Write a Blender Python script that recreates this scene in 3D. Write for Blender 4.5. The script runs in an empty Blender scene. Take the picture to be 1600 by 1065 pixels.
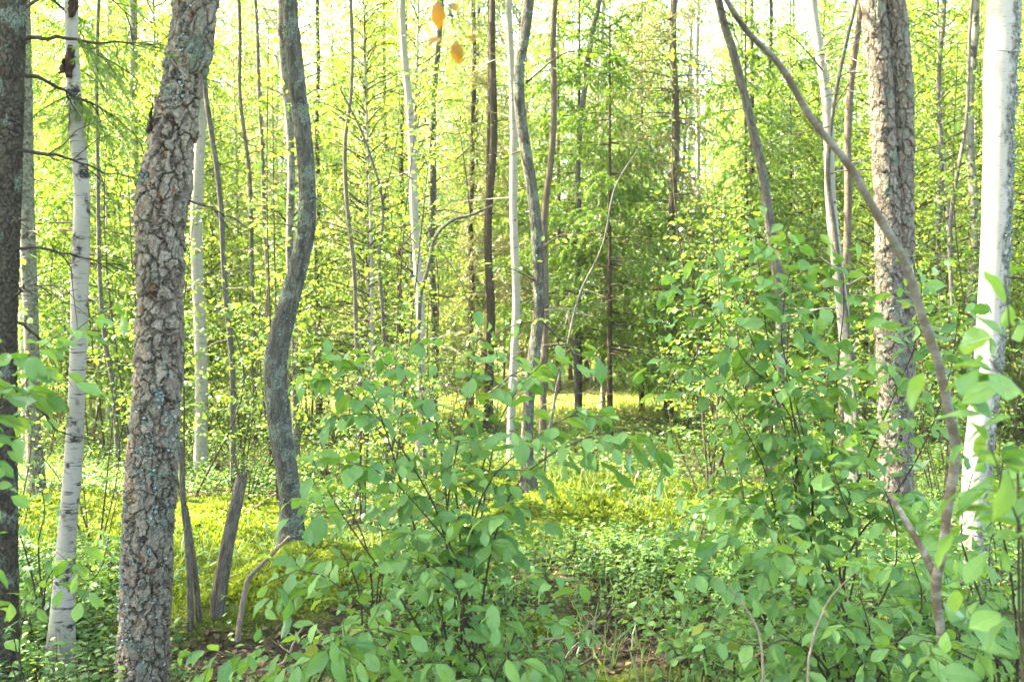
import bpy, math, random
import numpy as np
from mathutils import Vector

R = math.radians
scene = bpy.context.scene
col = scene.collection

# ------------------------------------------------------------------ camera, sky, sun, exposure
CAM_Z = 1.6
FPX = 1350.0                       # focal length in pixels of the 1600 px wide photograph
cd = bpy.data.cameras.new("camera")
cam = bpy.data.objects.new("camera", cd)
col.objects.link(cam)
cam.location = (0, 0, CAM_Z)
cam.rotation_euler = (R(90), 0, 0)
cd.sensor_width = 36.0
cd.lens = 36.0 * FPX / 1600.0
cd.clip_start = 0.05
cd.clip_end = 2000
cd.dof.use_dof = True
cd.dof.focus_distance = 5.0
cd.dof.aperture_fstop = 4.5
scene.camera = cam

SUN_EL, SUN_AZ = R(56), math.atan2(-0.95, 0.28)      # azimuth from +Y, clockwise (x east)
world = bpy.data.worlds.new("World")
scene.world = world
world.use_nodes = True
wn = world.node_tree
sky = wn.nodes.new("ShaderNodeTexSky")
sky.sky_type = 'NISHITA'
sky.sun_disc = False
sky.sun_elevation = SUN_EL
sky.sun_rotation = SUN_AZ
sky.air_density = 1.0
sky.dust_density = 4.0
sky.ozone_density = 0.4
wn.links.new(sky.outputs[0], wn.nodes["Background"].inputs[0])
wn.nodes["Background"].inputs[1].default_value = 0.12

sl = bpy.data.lights.new("sun", 'SUN')
sl.energy = 5.0
sl.angle = R(0.53)
sl.color = (1.0, 0.91, 0.74)
sun = bpy.data.objects.new("sun", sl)
col.objects.link(sun)
sdir = Vector((math.sin(SUN_AZ) * math.cos(SUN_EL), math.cos(SUN_AZ) * math.cos(SUN_EL), math.sin(SUN_EL)))
sun.rotation_euler = sdir.to_track_quat('Z', 'Y').to_euler()
sun.location = (-20, 0, 30)

scene.view_settings.view_transform = 'Standard'
scene.view_settings.look = 'None'
scene.view_settings.gamma = 1
scene.view_settings.exposure = 4.1

scene.render.engine = 'CYCLES'
cy = scene.cycles
cy.max_bounces = 8
cy.diffuse_bounces = 5
cy.glossy_bounces = 2
cy.transmission_bounces = 4
cy.transparent_max_bounces = 8
cy.use_denoising = True
cy.sample_clamp_indirect = 8
cy.caustics_reflective = False
cy.caustics_refractive = False

# ------------------------------------------------------------------ small maths helpers
def nrm(v):
    v = np.asarray(v, float)
    return v / np.maximum(np.linalg.norm(v, axis=-1, keepdims=True), 1e-9)

def at(px, py, d):
    """A point d metres in front of the camera, seen at pixel px, py of the photograph."""
    return np.array([(px - 800.0) / FPX * d, d, CAM_Z - (py - 532.5) / FPX * d])

_r0 = np.random.default_rng(5)
_W = [(_r0.uniform(0, 2 * np.pi), _r0.uniform(0, 2 * np.pi)) for _ in range(40)]
def snoise(x, y, f, k=0, n=5):
    """cheap smooth noise in about -1..1"""
    s = 0
    for i in range(n):
        a, p = _W[(k * 7 + i) % 40]
        fx, fy = f * (0.7 + 0.17 * i) * np.cos(a * 3 + i), f * (0.7 + 0.17 * i) * np.sin(a * 3 + i)
        s = s + np.sin(fx * x + fy * y + p + 0.6 * np.sin(f * 0.6 * (y * np.cos(a) - x * np.sin(a)) + a))
    return s / n * 1.5

# hummocks: x, y, radius x, radius y, height
MOUNDS = [(-1.25, 5.35, 0.55, 0.45, 0.23), (-0.75, 5.6, 0.45, 0.5, 0.06), (0.18, 7.2, 0.6, 0.42, 0.24), (0.8, 7.0, 0.5, 0.35, 0.18),
          (-2.5, 7.4, 0.9, 0.7, 0.12), (1.3, 9.0, 1.2, 0.7, 0.10), (-4.2, 8.0, 1.0, 0.8, 0.15), (3.0, 8.2, 1.0, 0.8, 0.15),
          (-0.6, 10.5, 1.5, 0.9, 0.15), (-1.45, 4.55, 0.5, 0.35, -0.10), (0.5, 5.0, 0.8, 0.5, -0.05)]
def ground_h(x, y):
    x = np.asarray(x, float); y = np.asarray(y, float)
    h = 0.07 * snoise(x, y, 0.9, 1) + 0.035 * snoise(x, y, 2.7, 2) + 0.014 * snoise(x, y, 8, 3)
    for mx, my, rx, ry, hh in MOUNDS:
        h = h + hh * np.exp(-(((x - mx) / rx) ** 2 + ((y - my) / ry) ** 2))
    near = np.hypot(x, y) < 14
    h = h + np.where(near, moss_mask(x, y), 0) * (0.03 * snoise(x, y, 7, 14) + 0.022 * snoise(x, y, 15, 15) + 0.02)
    far = np.clip((np.hypot(x, y) - 26) / 40, 0, 1)
    return h * (1 - 0.5 * far) + far * 0.6

def moss_mask(x, y):
    x = np.asarray(x, float); y = np.asarray(y, float)
    m = 0.0
    for mx, my, rx, ry, a in [(-1.32, 5.35, 0.62, 0.5, 1.2), (0.18, 7.1, 0.85, 0.6, 1.2), (-2.6, 7.4, 1.2, 1.2, 1.2), (0.85, 7.4, 0.6, 0.7, 1.1), (-2.2, 6.0, 0.6, 0.7, 0.9),
                              (1.2, 9.0, 1.3, 1.0, 0.9), (-4.3, 7.6, 1.0, 0.8, 0.9), (2.8, 9.0, 1.2, 0.8, 0.8), (-0.3, 9.5, 1.2, 0.8, 0.9), (0.2, 5.0, 0.25, 0.25, 0.7), (-3.2, 5.2, 0.4, 0.4, 0.7)]:
        m = m + a * np.exp(-(((x - mx) / rx) ** 2 + ((y - my) / ry) ** 2))
    m = m + 0.35 * snoise(x, y, 2.2, 4) + np.where(y > 9, 0.08, 0)
    return np.clip((m - 0.32) * 3, 0, 1)

def litter_mask(x, y):
    m = 0.0
    for mx, my, rx, ry, a in [(-1.3, 4.55, 0.55, 0.32, 1.1), (0.55, 4.75, 0.6, 0.35, 1.1), (0.05, 5.8, 0.5, 0.3, 0.7), (1.6, 4.6, 0.5, 0.3, 0.7)]:
        m = m + a * np.exp(-(((x - mx) / rx) ** 2 + ((y - my) / ry) ** 2))
    return np.clip(m + 0.2 * snoise(x, y, 3, 5), 0, 1)

def spline(pts, n):
    """Catmull-Rom through pts (any columns), n samples evenly spread"""
    P = np.asarray(pts, float)
    if len(P) == 2:
        t = np.linspace(0, 1, n)[:, None]
        return P[0] * (1 - t) + P[1] * t
    Q = np.vstack([2 * P[0] - P[1], P, 2 * P[-1] - P[-2]])
    seg = np.linalg.norm(np.diff(P[:, :3], axis=0), axis=1)
    cum = np.concatenate([[0], np.cumsum(seg)])
    s = np.linspace(0, cum[-1], n)
    i = np.clip(np.searchsorted(cum, s, side='right') - 1, 0, len(P) - 2)
    t = ((s - cum[i]) / np.maximum(seg[i], 1e-9))[:, None]
    a, b, c, d = Q[i], Q[i + 1], Q[i + 2], Q[i + 3]
    return 0.5 * (2 * b + (c - a) * t + (2 * a - 5 * b + 4 * c - d) * t ** 2 + (3 * b - a - 3 * c + d) * t ** 3)

class Acc:
    """collects vertices, faces and two vector attributes and links them as one mesh"""
    def __init__(self):
        self.v, self.l, self.n, self.m, self.bk, self.lv, self.c = [], [], [], [], [], [], 0
    def add(self, V, F, mat=0, bk=None, lv=None):
        V = np.asarray(V, float).reshape(-1, 3); F = np.asarray(F, int)
        self.v.append(V); self.l.append((F + self.c).ravel()); self.n.append(np.full(len(F), F.shape[1])); self.m.append(np.full(len(F), mat))
        self.bk.append(np.zeros_like(V) if bk is None else bk)
        self.lv.append(np.full_like(V, 0.5) if lv is None else lv)
        self.c += len(V)
    def mesh(self, name, mats, smooth=True):
        me = bpy.data.meshes.new(name)
        if not self.v:
            return me
        V = np.concatenate(self.v); L = np.concatenate(self.l); N = np.concatenate(self.n)
        me.vertices.add(len(V)); me.vertices.foreach_set("co", V.astype(np.float32).ravel())
        me.loops.add(len(L)); me.loops.foreach_set("vertex_index", L.astype(np.int32))
        me.polygons.add(len(N))
        st = np.concatenate([[0], np.cumsum(N)[:-1]])
        me.polygons.foreach_set("loop_start", st.astype(np.int32))
        me.polygons.foreach_set("material_index", np.concatenate(self.m).astype(np.int32))
        me.polygons.foreach_set("use_smooth", np.full(len(N), bool(smooth)))
        for m in mats:
            me.materials.append(m)
        me.update(calc_edges=True)
        for an, arr in (("bk", self.bk), ("lv", self.lv)):
            a = me.attributes.new(an, 'FLOAT_VECTOR', 'POINT')
            a.data.foreach_set("vector", np.concatenate(arr).astype(np.float32).ravel())
        me.update()
        return me

def link(name, data, parent=None, loc=None):
    o = bpy.data.objects.new(name, data)
    col.objects.link(o)
    if parent: o.parent = parent
    if loc is not None: o.location = loc
    return o

def tag(o, label=None, cat=None, group=None, kind=None):
    if label: o["label"] = label
    if cat: o["category"] = cat
    if group: o["group"] = group
    if kind: o["kind"] = kind
    return o

def thing(name, label, cat, loc=(0, 0, 0), group=None, rz=0.0):
    o = link(name, None, None, loc)
    o.empty_display_size = 0.2
    o.rotation_euler = (0, 0, rz)
    return tag(o, label, cat, group)

def tube(acc, P, rad, seg=8, mat=0, s0=0.0, bump=0.0, rng=None, cap=True):
    P = np.asarray(P, float); n = len(P)
    rad = np.broadcast_to(np.asarray(rad, float), (n,))
    T = nrm(np.gradient(P, axis=0))
    ref = np.array([0.0, 1.0, 0.0]) if abs(T[0, 1]) < 0.9 else np.array([1.0, 0, 0])
    A = nrm(ref - T * (T @ ref)[:, None])
    B = np.cross(T, A)
    th = np.linspace(0, 2 * np.pi, seg, endpoint=False)
    ct, sn = np.cos(th), np.sin(th)
    rr = rad[:, None] * np.ones(seg)
    s = np.concatenate([[0], np.cumsum(np.linalg.norm(np.diff(P, axis=0), axis=1))]) + s0
    if bump:
        ph = rng.uniform(0, 6.28, 8)
        for k in range(1, 5):
            rr = rr * (1 + bump / k * np.sin(k * th[None] + 1.9 * k * s[:, None] + ph[k]) * np.sin(s[:, None] * (1.3 + k) + ph[k + 3]))
    V = P[:, None] + rr[..., None] * (ct[None, :, None] * A[:, None] + sn[None, :, None] * B[:, None])
    i = np.arange(n - 1)[:, None] * seg; j = np.arange(seg)[None]; j2 = (j + 1) % seg
    F = np.stack([i + j, i + j2, i + seg + j2, i + seg + j], -1).reshape(-1, 4)
    r_ = np.maximum(rad, 0.002)
    bk = np.stack([r_[:, None] * ct, r_[:, None] * sn, np.repeat(s[:, None], seg, 1)], -1).reshape(-1, 3)
    acc.add(V.reshape(-1, 3), F, mat, bk=bk)
    if cap:
        e = np.arange(seg)
        acc.add(np.vstack([V[-1], P[-1] + T[-1] * rad[-1] * 0.6]), np.stack([e, (e + 1) % seg, np.full(seg, seg)], 1), mat,
                bk=np.vstack([bk[-seg:], [0, 0, s[-1]]]))

# leaf shapes: (verts, faces, lv) with the leaf along +x, its face to +z
def leaf_template(rows, cols, half, peak, curl, fold, wave, seed, point=1.0):
    t = np.linspace(0, 1, rows); v = np.linspace(-1, 1, cols)
    w = half * np.sin(np.pi * t ** peak) ** 0.75 * 1.0
    w[0] = 0.012; w[-1] = 0.01
    r = np.random.default_rng(seed)
    a, b = r.uniform(0, 6.28, 2)
    X = np.repeat(t[:, None], cols, 1) - 0.03 * np.abs(v)[None] * (t[:, None] > .85)
    Y = w[:, None] * v[None]
    Z = fold * np.abs(Y) - curl * X ** 2 * 0.5 + wave * np.abs(v)[None] * np.sin(9 * t[:, None] + a + 2 * np.sign(v)[None]) * np.sin(np.pi * t)[:, None] + 0.04 * np.sin(3 * t[:, None] + b) * v[None] * 0.5
    V = np.stack([X, Y, Z], -1).reshape(-1, 3)
    i = np.arange(rows - 1)[:, None] * cols; j = np.arange(cols - 1)[None]
    F = np.stack([i + j, i + cols + j, i + cols + j + 1, i + j + 1], -1).reshape(-1, 4)
    lv = np.stack([np.repeat(t[:, None], cols, 1), np.repeat(v[None], rows, 0), np.zeros((rows, cols))], -1).reshape(-1, 3)
    return V, F, lv
BIG = [leaf_template(8, 5, h, p, c, f, 0.045, k) for k, (c, f, h, p) in enumerate([(0.25, 0.25, 0.28, 1.1), (0.6, 0.12, 0.31, 1.2), (0.1, 0.45, 0.26, 1.0), (0.9, 0.2, 0.29, 1.15), (-0.2, 0.3, 0.30, 1.05), (0.5, 0.5, 0.24, 0.95), (1.3, 0.1, 0.27, 1.1)])]
MID = [leaf_template(5, 3, 0.31, 1.05, c, f, 0.0, 9 + k) for k, (c, f) in enumerate([(0.3, 0.3), (0.6, 0.15), (0.0, 0.35)])]
_sm = np.array([[0, 0, 0], [0.5, -0.3, 0.05], [1, 0, -0.08], [0.5, 0.3, 0.05]])
SMALL = [(_sm, np.array([[0, 1, 2], [0, 2, 3]]), np.array([[0, 0, 0], [.5, -1, 0], [1, 0, 0], [.5, 1, 0]], float))]
_nd = np.array([[0, -0.17, 0], [0, 0.17, 0], [1, 0, 0]])
NEEDLE = [(_nd, np.array([[0, 1, 2]]), np.array([[0, -1, 0], [0, 1, 0], [1, 0, 0]], float))]
NEEDLE_THIN = [(_nd * [1, 0.45, 1], np.array([[0, 1, 2]]), NEEDLE[0][2])]
_bl = np.array([[0, -.03, 0], [0, .03, 0], [.5, .022, .12], [.5, -.022, .12], [1, 0, 0.05]])

def place(acc, tpls, P, X, Z, S, rng, mat=0):
    """puts one leaf of the given shapes at each P, along X, facing Z, S long"""
    P = np.asarray(P, float)
    if not len(P): return
    X = nrm(X); Y = nrm(np.cross(Z, X)); Z = np.cross(X, Y)
    S = np.broadcast_to(np.asarray(S, float), (len(P),))
    which = rng.integers(0, len(tpls), len(P))
    rnd = rng.random(len(P))
    for k, (tv, tf, tl) in enumerate(tpls):
        q = np.nonzero(which == k)[0]
        if not len(q): continue
        V = P[q, None] + S[q, None, None] * (tv[None, :, 0, None] * X[q, None] + tv[None, :, 1, None] * Y[q, None] + tv[None, :, 2, None] * Z[q, None])
        F = (tf[None] + (np.arange(len(q)) * len(tv))[:, None, None]).reshape(-1, tf.shape[1])
        lv = np.repeat(tl[None], len(q), 0).copy(); lv[..., 2] = rnd[q, None]
        acc.add(V.reshape(-1, 3), F, mat, lv=lv.reshape(-1, 3))

# ------------------------------------------------------------------ materials
class NT:
    def __init__(self, name):
        self.m = bpy.data.materials.new(name); self.m.use_nodes = True
        self.t = self.m.node_tree; self.t.nodes.clear()
        self.out = self.t.nodes.new("ShaderNodeOutputMaterial")
    def n(self, kind, ins=None, **kw):
        nd = self.t.nodes.new("ShaderNode" + kind)
        for k, v in kw.items(): setattr(nd, k, v)
        for k, v in (ins or {}).items(): self.set(nd.inputs[k], v)
        return nd
    def set(self, sock, v):
        if isinstance(v, bpy.types.NodeSocket): self.t.links.new(v, sock)
        elif hasattr(v, "outputs"): self.t.links.new(v.outputs[0], sock)
        else:
            if isinstance(v, tuple) and len(v) == 3 and sock.type == 'RGBA': v = (*v, 1)
            sock.default_value = v
    def math(self, op, a, b=0.0, c=0.0, clamp=False):
        nd = self.n("Math", {0: a, 1: b, 2: c}, operation=op); nd.use_clamp = clamp
        return nd.outputs[0]
    def mix(self, f, a, b, blend='MIX'):
        nd = self.n("Mix", None, data_type='RGBA', blend_type=blend)
        self.set(nd.inputs[0], f); self.set(nd.inputs[6], a); self.set(nd.inputs[7], b)
        return nd.outputs[2]
    def ramp(self, f, stops):
        nd = self.n("ValToRGB", {0: f}); e = nd.color_ramp.elements
        while len(e) < len(stops): e.new(0.5)
        for k, (p, c) in enumerate(stops):
            e[k].position = p; e[k].color = (*c, 1) if isinstance(c, tuple) else (c, c, c, 1)
        return nd.outputs[0]
    def step(self, v, lo, hi):
        return self.n("MapRange", {0: v, 1: lo, 2: hi, 3: 0.0, 4: 1.0}).outputs[0]
    def attr(self, name):
        return self.n("Attribute", attribute_name=name).outputs["Vector"]
    def scale(self, v, s):
        return self.n("VectorMath", {0: v, 1: s}, operation='MULTIPLY').outputs[0]
    def noise(self, v, sc, det=3.0, rough=0.55, dist=0.0):
        return self.n("TexNoise", {"Vector": v, "Scale": sc, "Detail": det, "Roughness": rough, "Distortion": dist})

def leaf_material(name, d0, d1, t0, t1, trans=0.4, gloss=0.06, rough=0.35, vein=False, age=None, objvar=0.0):
    b = NT(name)
    lv = b.n("SeparateXYZ", {0: b.attr("lv")})
    rnd = lv.outputs[2]
    if objvar:
        oi = b.n("ObjectInfo")
        rnd = b.math('ADD', b.math('MULTIPLY', rnd, 1 - objvar), b.math('MULTIPLY', oi.outputs["Random"], objvar))
    dc = b.mix(rnd, d0, d1); tc = b.mix(rnd, t0, t1)
    nor = None
    if vein:
        av = b.math('ABSOLUTE', lv.outputs[1])
        ph = b.math('SUBTRACT', b.math('MULTIPLY', lv.outputs[0], 9.0), b.math('MULTIPLY', av, 2.2))
        fr = b.math('FRACT', ph)
        ridge = b.math('POWER', b.math('ABSOLUTE', b.math('SUBTRACT', b.math('MULTIPLY', fr, 2.0), 1.0)), 7.0)
        mid = b.step(av, 0.10, 0.0)
        vv = b.math('MAXIMUM', b.math('MULTIPLY', ridge, 0.55), mid)
        dc = b.mix(b.math('MULTIPLY', vv, 0.45), dc, (d1[0] * 1.6, d1[1] * 1.35, d1[2] * 1.3))
        tex = b.n("TexCoord").outputs["Object"]
        blot = b.noise(tex, 55.0, 2.0).outputs[0]
        dc = b.mix(b.math('MULTIPLY', b.step(blot, 0.4, 0.7), 0.25), dc, (d0[0] * 0.75, d0[1] * 0.75, d0[2] * 0.8))
        spot = b.noise(tex, 38.0, 3.0, 0.6).outputs[0]
        dc = b.mix(b.math('MULTIPLY', b.step(spot, 0.66, 0.70), b.step(rnd, 0.55, 0.60)), dc, (0.16, 0.105, 0.035))
        bm = b.n("Bump", {"Strength": 0.5, "Distance": 0.004, "Height": b.math('SUBTRACT', 1.0, vv)})
        nor = bm.outputs[0]
    if age:
        f = b.step(rnd, age[1], age[1] + 0.01)
        dc = b.mix(f, dc, age[0]); tc = b.mix(f, tc, age[0])
    di = b.n("BsdfDiffuse", {"Color": dc}); tr = b.n("BsdfTranslucent", {"Color": tc})
    gl = b.n("BsdfGlossy", {"Color": (1, 1, 1), "Roughness": rough})
    if nor:
        b.set(di.inputs["Normal"], nor); b.set(gl.inputs["Normal"], nor)
    m1 = b.n("MixShader", {0: trans, 1: di, 2: tr})
    lw = b.n("LayerWeight", {"Blend": 0.25})
    m2 = b.n("MixShader", {0: b.math('MULTIPLY_ADD', lw.outputs["Fresnel"], gloss * 2.2, gloss * 0.5), 1: m1, 2: gl})
    b.set(b.out.inputs[0], m2)
    return b.m

LICHEN = (0.27, 0.33, 0.26)
BARK_TINT = (0.48, 0.465, 0.40)
def bark_finish(b, colr, height, disp, true_disp, rough=0.9, bump_d=0.01):
    # real bark is darker than it looks in an exposed picture
    colr = b.mix(1.0, colr, BARK_TINT, 'MULTIPLY')
    p = b.n("BsdfPrincipled", {"Base Color": colr, "Roughness": rough})
    p.inputs["Specular IOR Level"].default_value = 0.2
    if true_disp:
        dn = b.n("Displacement", {"Height": height, "Midlevel": 0.5, "Scale": disp})
        b.set(b.out.inputs["Displacement"], dn.outputs[0]); b.m.displacement_method = 'BOTH'
    else:
        bm = b.n("Bump", {"Strength": 1.0, "Distance": bump_d, "Height": height})
        b.set(p.inputs["Normal"], bm.outputs[0])
    b.set(b.out.inputs[0], p)
    return b.m

def flaky_bark(name, plate=21.0, stretch=0.55, light=(0.46, 0.405, 0.32), dark=(0.06, 0.043, 0.03), rust=(0.24, 0.12, 0.07), lichen=0.57, disp=0.021, rustp=0.95, true_disp=True):
    """scaly plates that lift at their edges, with rust below and grey-green lichen on top"""
    b = NT(name)
    bk = b.attr("bk")
    w = b.noise(bk, 13.0, 5.0, 0.6)
    wv = b.n("VectorMath", {0: w.outputs["Color"], 1: (0.5, 0.5, 0.5)}, operation='SUBTRACT').outputs[0]
    v = b.n("VectorMath", {0: b.scale(bk, (1, 1, stretch)), 1: b.scale(wv, (0.085, 0.085, 0.10))}, operation='ADD').outputs[0]
    e = b.n("TexVoronoi", {"Vector": v, "Scale": plate}, feature='DISTANCE_TO_EDGE')
    c = b.n("TexVoronoi", {"Vector": v, "Scale": plate})
    e2 = b.n("TexVoronoi", {"Vector": v, "Scale": plate * 2.6}, feature='DISTANCE_TO_EDGE')
    c2 = b.n("TexVoronoi", {"Vector": v, "Scale": plate * 2.6})
    cr = b.n("SeparateColor", {0: c.outputs["Color"]}); cr2 = b.n("SeparateColor", {0: c2.outputs["Color"]})
    fine = b.noise(bk, 95.0, 4.0, 0.65).outputs[0]
    coarse = b.noise(b.scale(bk, (1, 1, 0.5)), 14.0, 4.0).outputs[0]
    plate_up = b.step(e.outputs[0], 0.0, 0.10)
    sub_up = b.step(e2.outputs[0], 0.0, 0.10)
    off = b.n("VectorMath", {0: v, 1: c.outputs["Position"]}, operation='SUBTRACT').outputs[0]
    tilt = b.n("VectorMath", {0: off, 1: (plate * 0.35, plate * 0.35, -plate * 0.9)}, operation='DOT_PRODUCT').outputs["Value"]
    broken = b.step(b.noise(bk, 11.0, 3.0).outputs[0], 0.36, 0.60)
    height = b.math('ADD', b.math('MULTIPLY', plate_up, b.math('MULTIPLY_ADD', cr.outputs[0], 0.5, 0.35)), b.math('MULTIPLY', sub_up, b.math('MULTIPLY', cr2.outputs[1], 0.28)))
    height = b.math('ADD', height, b.math('MULTIPLY_ADD', fine, 0.35, b.math('MULTIPLY', tilt, 0.45)))
    tone = b.math('MULTIPLY_ADD', cr2.outputs[0], 0.5, b.math('MULTIPLY', coarse, 0.6))
    base = b.mix(b.step(tone, 0.25, 0.8), (light[0] * 0.50, light[1] * 0.46, light[2] * 0.44), light)
    base = b.mix(b.step(cr2.outputs[2], rustp, rustp + 0.03), base, rust)
    base = b.mix(b.math('MULTIPLY', b.step(fine, 0.45, 0.72), 0.5), base, (light[0] * 0.42, light[1] * 0.38, light[2] * 0.34))
    crack = b.math('MULTIPLY', b.step(e.outputs[0], 0.0, 0.07), b.math('MULTIPLY_ADD', b.step(e2.outputs[0], 0.0, 0.06), 0.65, 0.35))
    crack = b.math('MAXIMUM', crack, b.math('MULTIPLY', broken, 0.85))
    base = b.mix(crack, dark, base)
    ln = b.noise(b.scale(bk, (1, 1, 0.7)), 7.0, 6.0, 0.72).outputs[0]
    lf = b.math('MULTIPLY', b.step(ln, lichen, lichen + 0.05), b.step(b.noise(bk, 130.0, 2.0).outputs[0], 0.36, 0.52))
    base = b.mix(lf, base, LICHEN)
    height = b.math('ADD', height, b.math('MULTIPLY', lf, 0.25))
    return bark_finish(b, base, height, disp, true_disp)

def grey_bark(name, light=(0.30, 0.285, 0.25), dark=(0.10, 0.085, 0.068), fiss=1.0, lichen=0.55, true_disp=False, disp=0.008, rust=0.0, fs=26.0):
    """vertically fissured grey bark with lichen"""
    b = NT(name)
    bk = b.attr("bk")
    v = b.scale(bk, (1, 1, 0.22))
    f = b.noise(v, fs * 1.3, 4.0, 0.6, 0.6).outputs[0]
    e = b.n("TexVoronoi", {"Vector": v, "Scale": fs * 2.2}, feature='DISTANCE_TO_EDGE').outputs[0]
    fine = b.noise(bk, 120.0, 4.0, 0.65).outputs[0]
    height = b.math('ADD', b.math('MULTIPLY', f, 0.7), b.math('MULTIPLY_ADD', fine, 0.35, b.math('MULTIPLY', b.step(e, 0.0, 0.15), 0.3 * fiss)))
    base = b.ramp(f, [(0.32, dark), (0.5, tuple(0.6 * x for x in light)), (0.68, light)])
    base = b.mix(b.math('MULTIPLY', b.step(e, 0.09, 0.0), 0.65 * fiss), base, dark)
    base = b.mix(b.math('MULTIPLY', b.step(fine, 0.5, 0.7), 0.35), base, tuple(0.5 * x for x in light))
    if rust:
        rn = b.noise(b.scale(bk, (1, 1, 0.35)), 9.0, 3.0).outputs[0]
        base = b.mix(b.step(rn, 0.66, 0.70), base, (0.20, 0.085, 0.045))
    ln = b.noise(bk, 6.0, 6.0, 0.74).outputs[0]
    lf = b.math('MULTIPLY', b.step(ln, lichen, lichen + 0.05), b.step(b.noise(bk, 110.0, 2.0).outputs[0], 0.38, 0.55))
    base = b.mix(lf, base, LICHEN)
    height = b.math('ADD', height, b.math('MULTIPLY', lf, 0.3))
    return bark_finish(b, base, height, disp, true_disp, bump_d=0.012)

def birch_bark(name, white=(0.50, 0.48, 0.44), marks=0.64, scars=0.66, algae=0.5, gr=0.5, side=False):
    """white bark with dark lenticel dashes, black scars and a rough dark foot"""
    b = NT(name)
    bk = b.attr("bk")
    z = b.n("SeparateXYZ", {0: bk}).outputs[2]
    big = b.noise(b.scale(bk, (1, 1, 0.5)), 5.0, 3.0).outputs[0]
    dash = b.noise(b.scale(bk, (9, 9, 75)), 1.0, 2.0, 0.5, 0.4).outputs[0]
    dash2 = b.noise(b.scale(bk, (26, 26, 150)), 1.0, 2.0).outputs[0]
    sc = b.noise(b.scale(bk, (5, 5, 6)), 1.0, 4.0, 0.62).outputs[0]
    fine = b.noise(bk, 140.0, 3.0).outputs[0]
    base = b.mix(b.math('MULTIPLY', b.step(big, 0.40, 0.62), algae), white, (0.36, 0.345, 0.25))
    base = b.mix(b.math('MULTIPLY', b.step(fine, 0.45, 0.7), 0.3), base, (0.42, 0.40, 0.34))
    base = b.mix(b.math('MULTIPLY', b.step(dash2, 0.60, 0.66), 0.45), base, (0.22, 0.19, 0.15))
    d = b.math('MULTIPLY', b.step(dash, marks, marks + 0.04), b.step(b.noise(b.scale(bk, (7, 7, 5)), 1.0, 3.0).outputs[0], 0.42, 0.58))
    base = b.mix(d, base, (0.07, 0.06, 0.05))
    s = b.math('MULTIPLY', b.step(sc, scars, scars + 0.05), b.step(fine, 0.30, 0.45))
    base = b.mix(s, base, (0.045, 0.038, 0.032))
    foot = b.math('MULTIPLY', b.step(b.math('ADD', z, b.math('MULTIPLY', sc, 0.9)), 0.85 * gr + 0.25, 0.25), b.step(b.noise(b.scale(bk, (40, 40, 14)), 1.0, 3.0).outputs[0], 0.35, 0.55))
    base = b.mix(foot, base, (0.09, 0.08, 0.065))
    ln = b.noise(bk, 9.0, 6.0, 0.75).outputs[0]
    base = b.mix(b.step(ln, 0.64, 0.68), base, (0.25, 0.28, 0.22))
    if side:  # side turned from the sun: lichen and shade put into the colour
        yy = b.n("SeparateXYZ", {0: bk}).outputs[1]
        m = b.step(b.math('ADD', b.math('MULTIPLY', yy, -9.0), b.math('MULTIPLY', b.noise(b.scale(bk, (1, 1, 0.6)), 8.0, 5.0, 0.7).outputs[0], 2.2)), 1.02, 1.30)
        gcol = b.ramp(b.noise(bk, 38.0, 5.0, 0.7).outputs[0], [(0.38, (0.055, 0.05, 0.04)), (0.5, (0.20, 0.20, 0.16)), (0.62, (0.33, 0.36, 0.31))])
        base = b.mix(b.math('MULTIPLY', m, b.step(b.noise(bk, 20.0, 4.0, 0.7).outputs[0], 0.36, 0.5)), base, gcol)
    height = b.math('SUBTRACT', b.math('MULTIPLY', fine, 0.2), b.math('MULTIPLY', b.math('ADD', d, s), 0.5))
    return bark_finish(b, base, height, 0, False, rough=0.7, bump_d=0.004)

def plain_material(name, c0, c1, sc=20.0, rough=0.9):
    b = NT(name)
    t = b.n("TexCoord").outputs["Object"]
    p = b.n("BsdfPrincipled", {"Base Color": b.mix(b.step(b.noise(t, sc, 4.0).outputs[0], 0.35, 0.65), c0, c1), "Roughness": rough})
    p.inputs["Specular IOR Level"].default_value = 0.2
    b.set(b.out.inputs[0], p)
    return b.m

M = {}
M['flaky'] = flaky_bark("flaky_bark")
M['flaky_warm'] = flaky_bark("warm_flaky_bark", plate=17.0, stretch=0.5, light=(0.40, 0.365, 0.31), rust=(0.22, 0.125, 0.08), lichen=0.545, disp=0.018, rustp=0.95)
M['spruce_near'] = flaky_bark("spruce_bark", plate=42.0, stretch=0.7, light=(0.155, 0.135, 0.095), dark=(0.035, 0.027, 0.02), rust=(0.12, 0.075, 0.045), lichen=0.55, disp=0.008)
M['willow'] = grey_bark("lichened_willow_bark", rust=1.0, true_disp=True, disp=0.010, lichen=0.52, light=(0.235, 0.225, 0.18), dark=(0.055, 0.048, 0.036))
M['grey'] = grey_bark("grey_bark")
M['alder'] = grey_bark("alder_bark", light=(0.36, 0.33, 0.29), lichen=0.60, fiss=0.5)
M['dark'] = grey_bark("dark_conifer_bark", light=(0.20, 0.155, 0.115), dark=(0.07, 0.05, 0.036), lichen=0.62)
M['sunpine'] = grey_bark("pale_conifer_bark", light=(0.34, 0.28, 0.22), dark=(0.15, 0.11, 0.08), lichen=0.64)
M['birch'] = birch_bark("birch_bark")
M['birch_old'] = birch_bark("old_birch_bark", white=(0.37, 0.35, 0.30), marks=0.60, scars=0.54, algae=0.75, gr=0.9, side=True)
M['birch_scarred'] = birch_bark("scarred_birch_bark", white=(0.64, 0.61, 0.54), marks=0.61, scars=0.56, algae=0.6, gr=0.8)
M['birch_clean'] = birch_bark("clean_birch_bark", white=(0.54, 0.52, 0.48), marks=0.69, scars=0.72, algae=0.3, gr=0.4)
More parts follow.
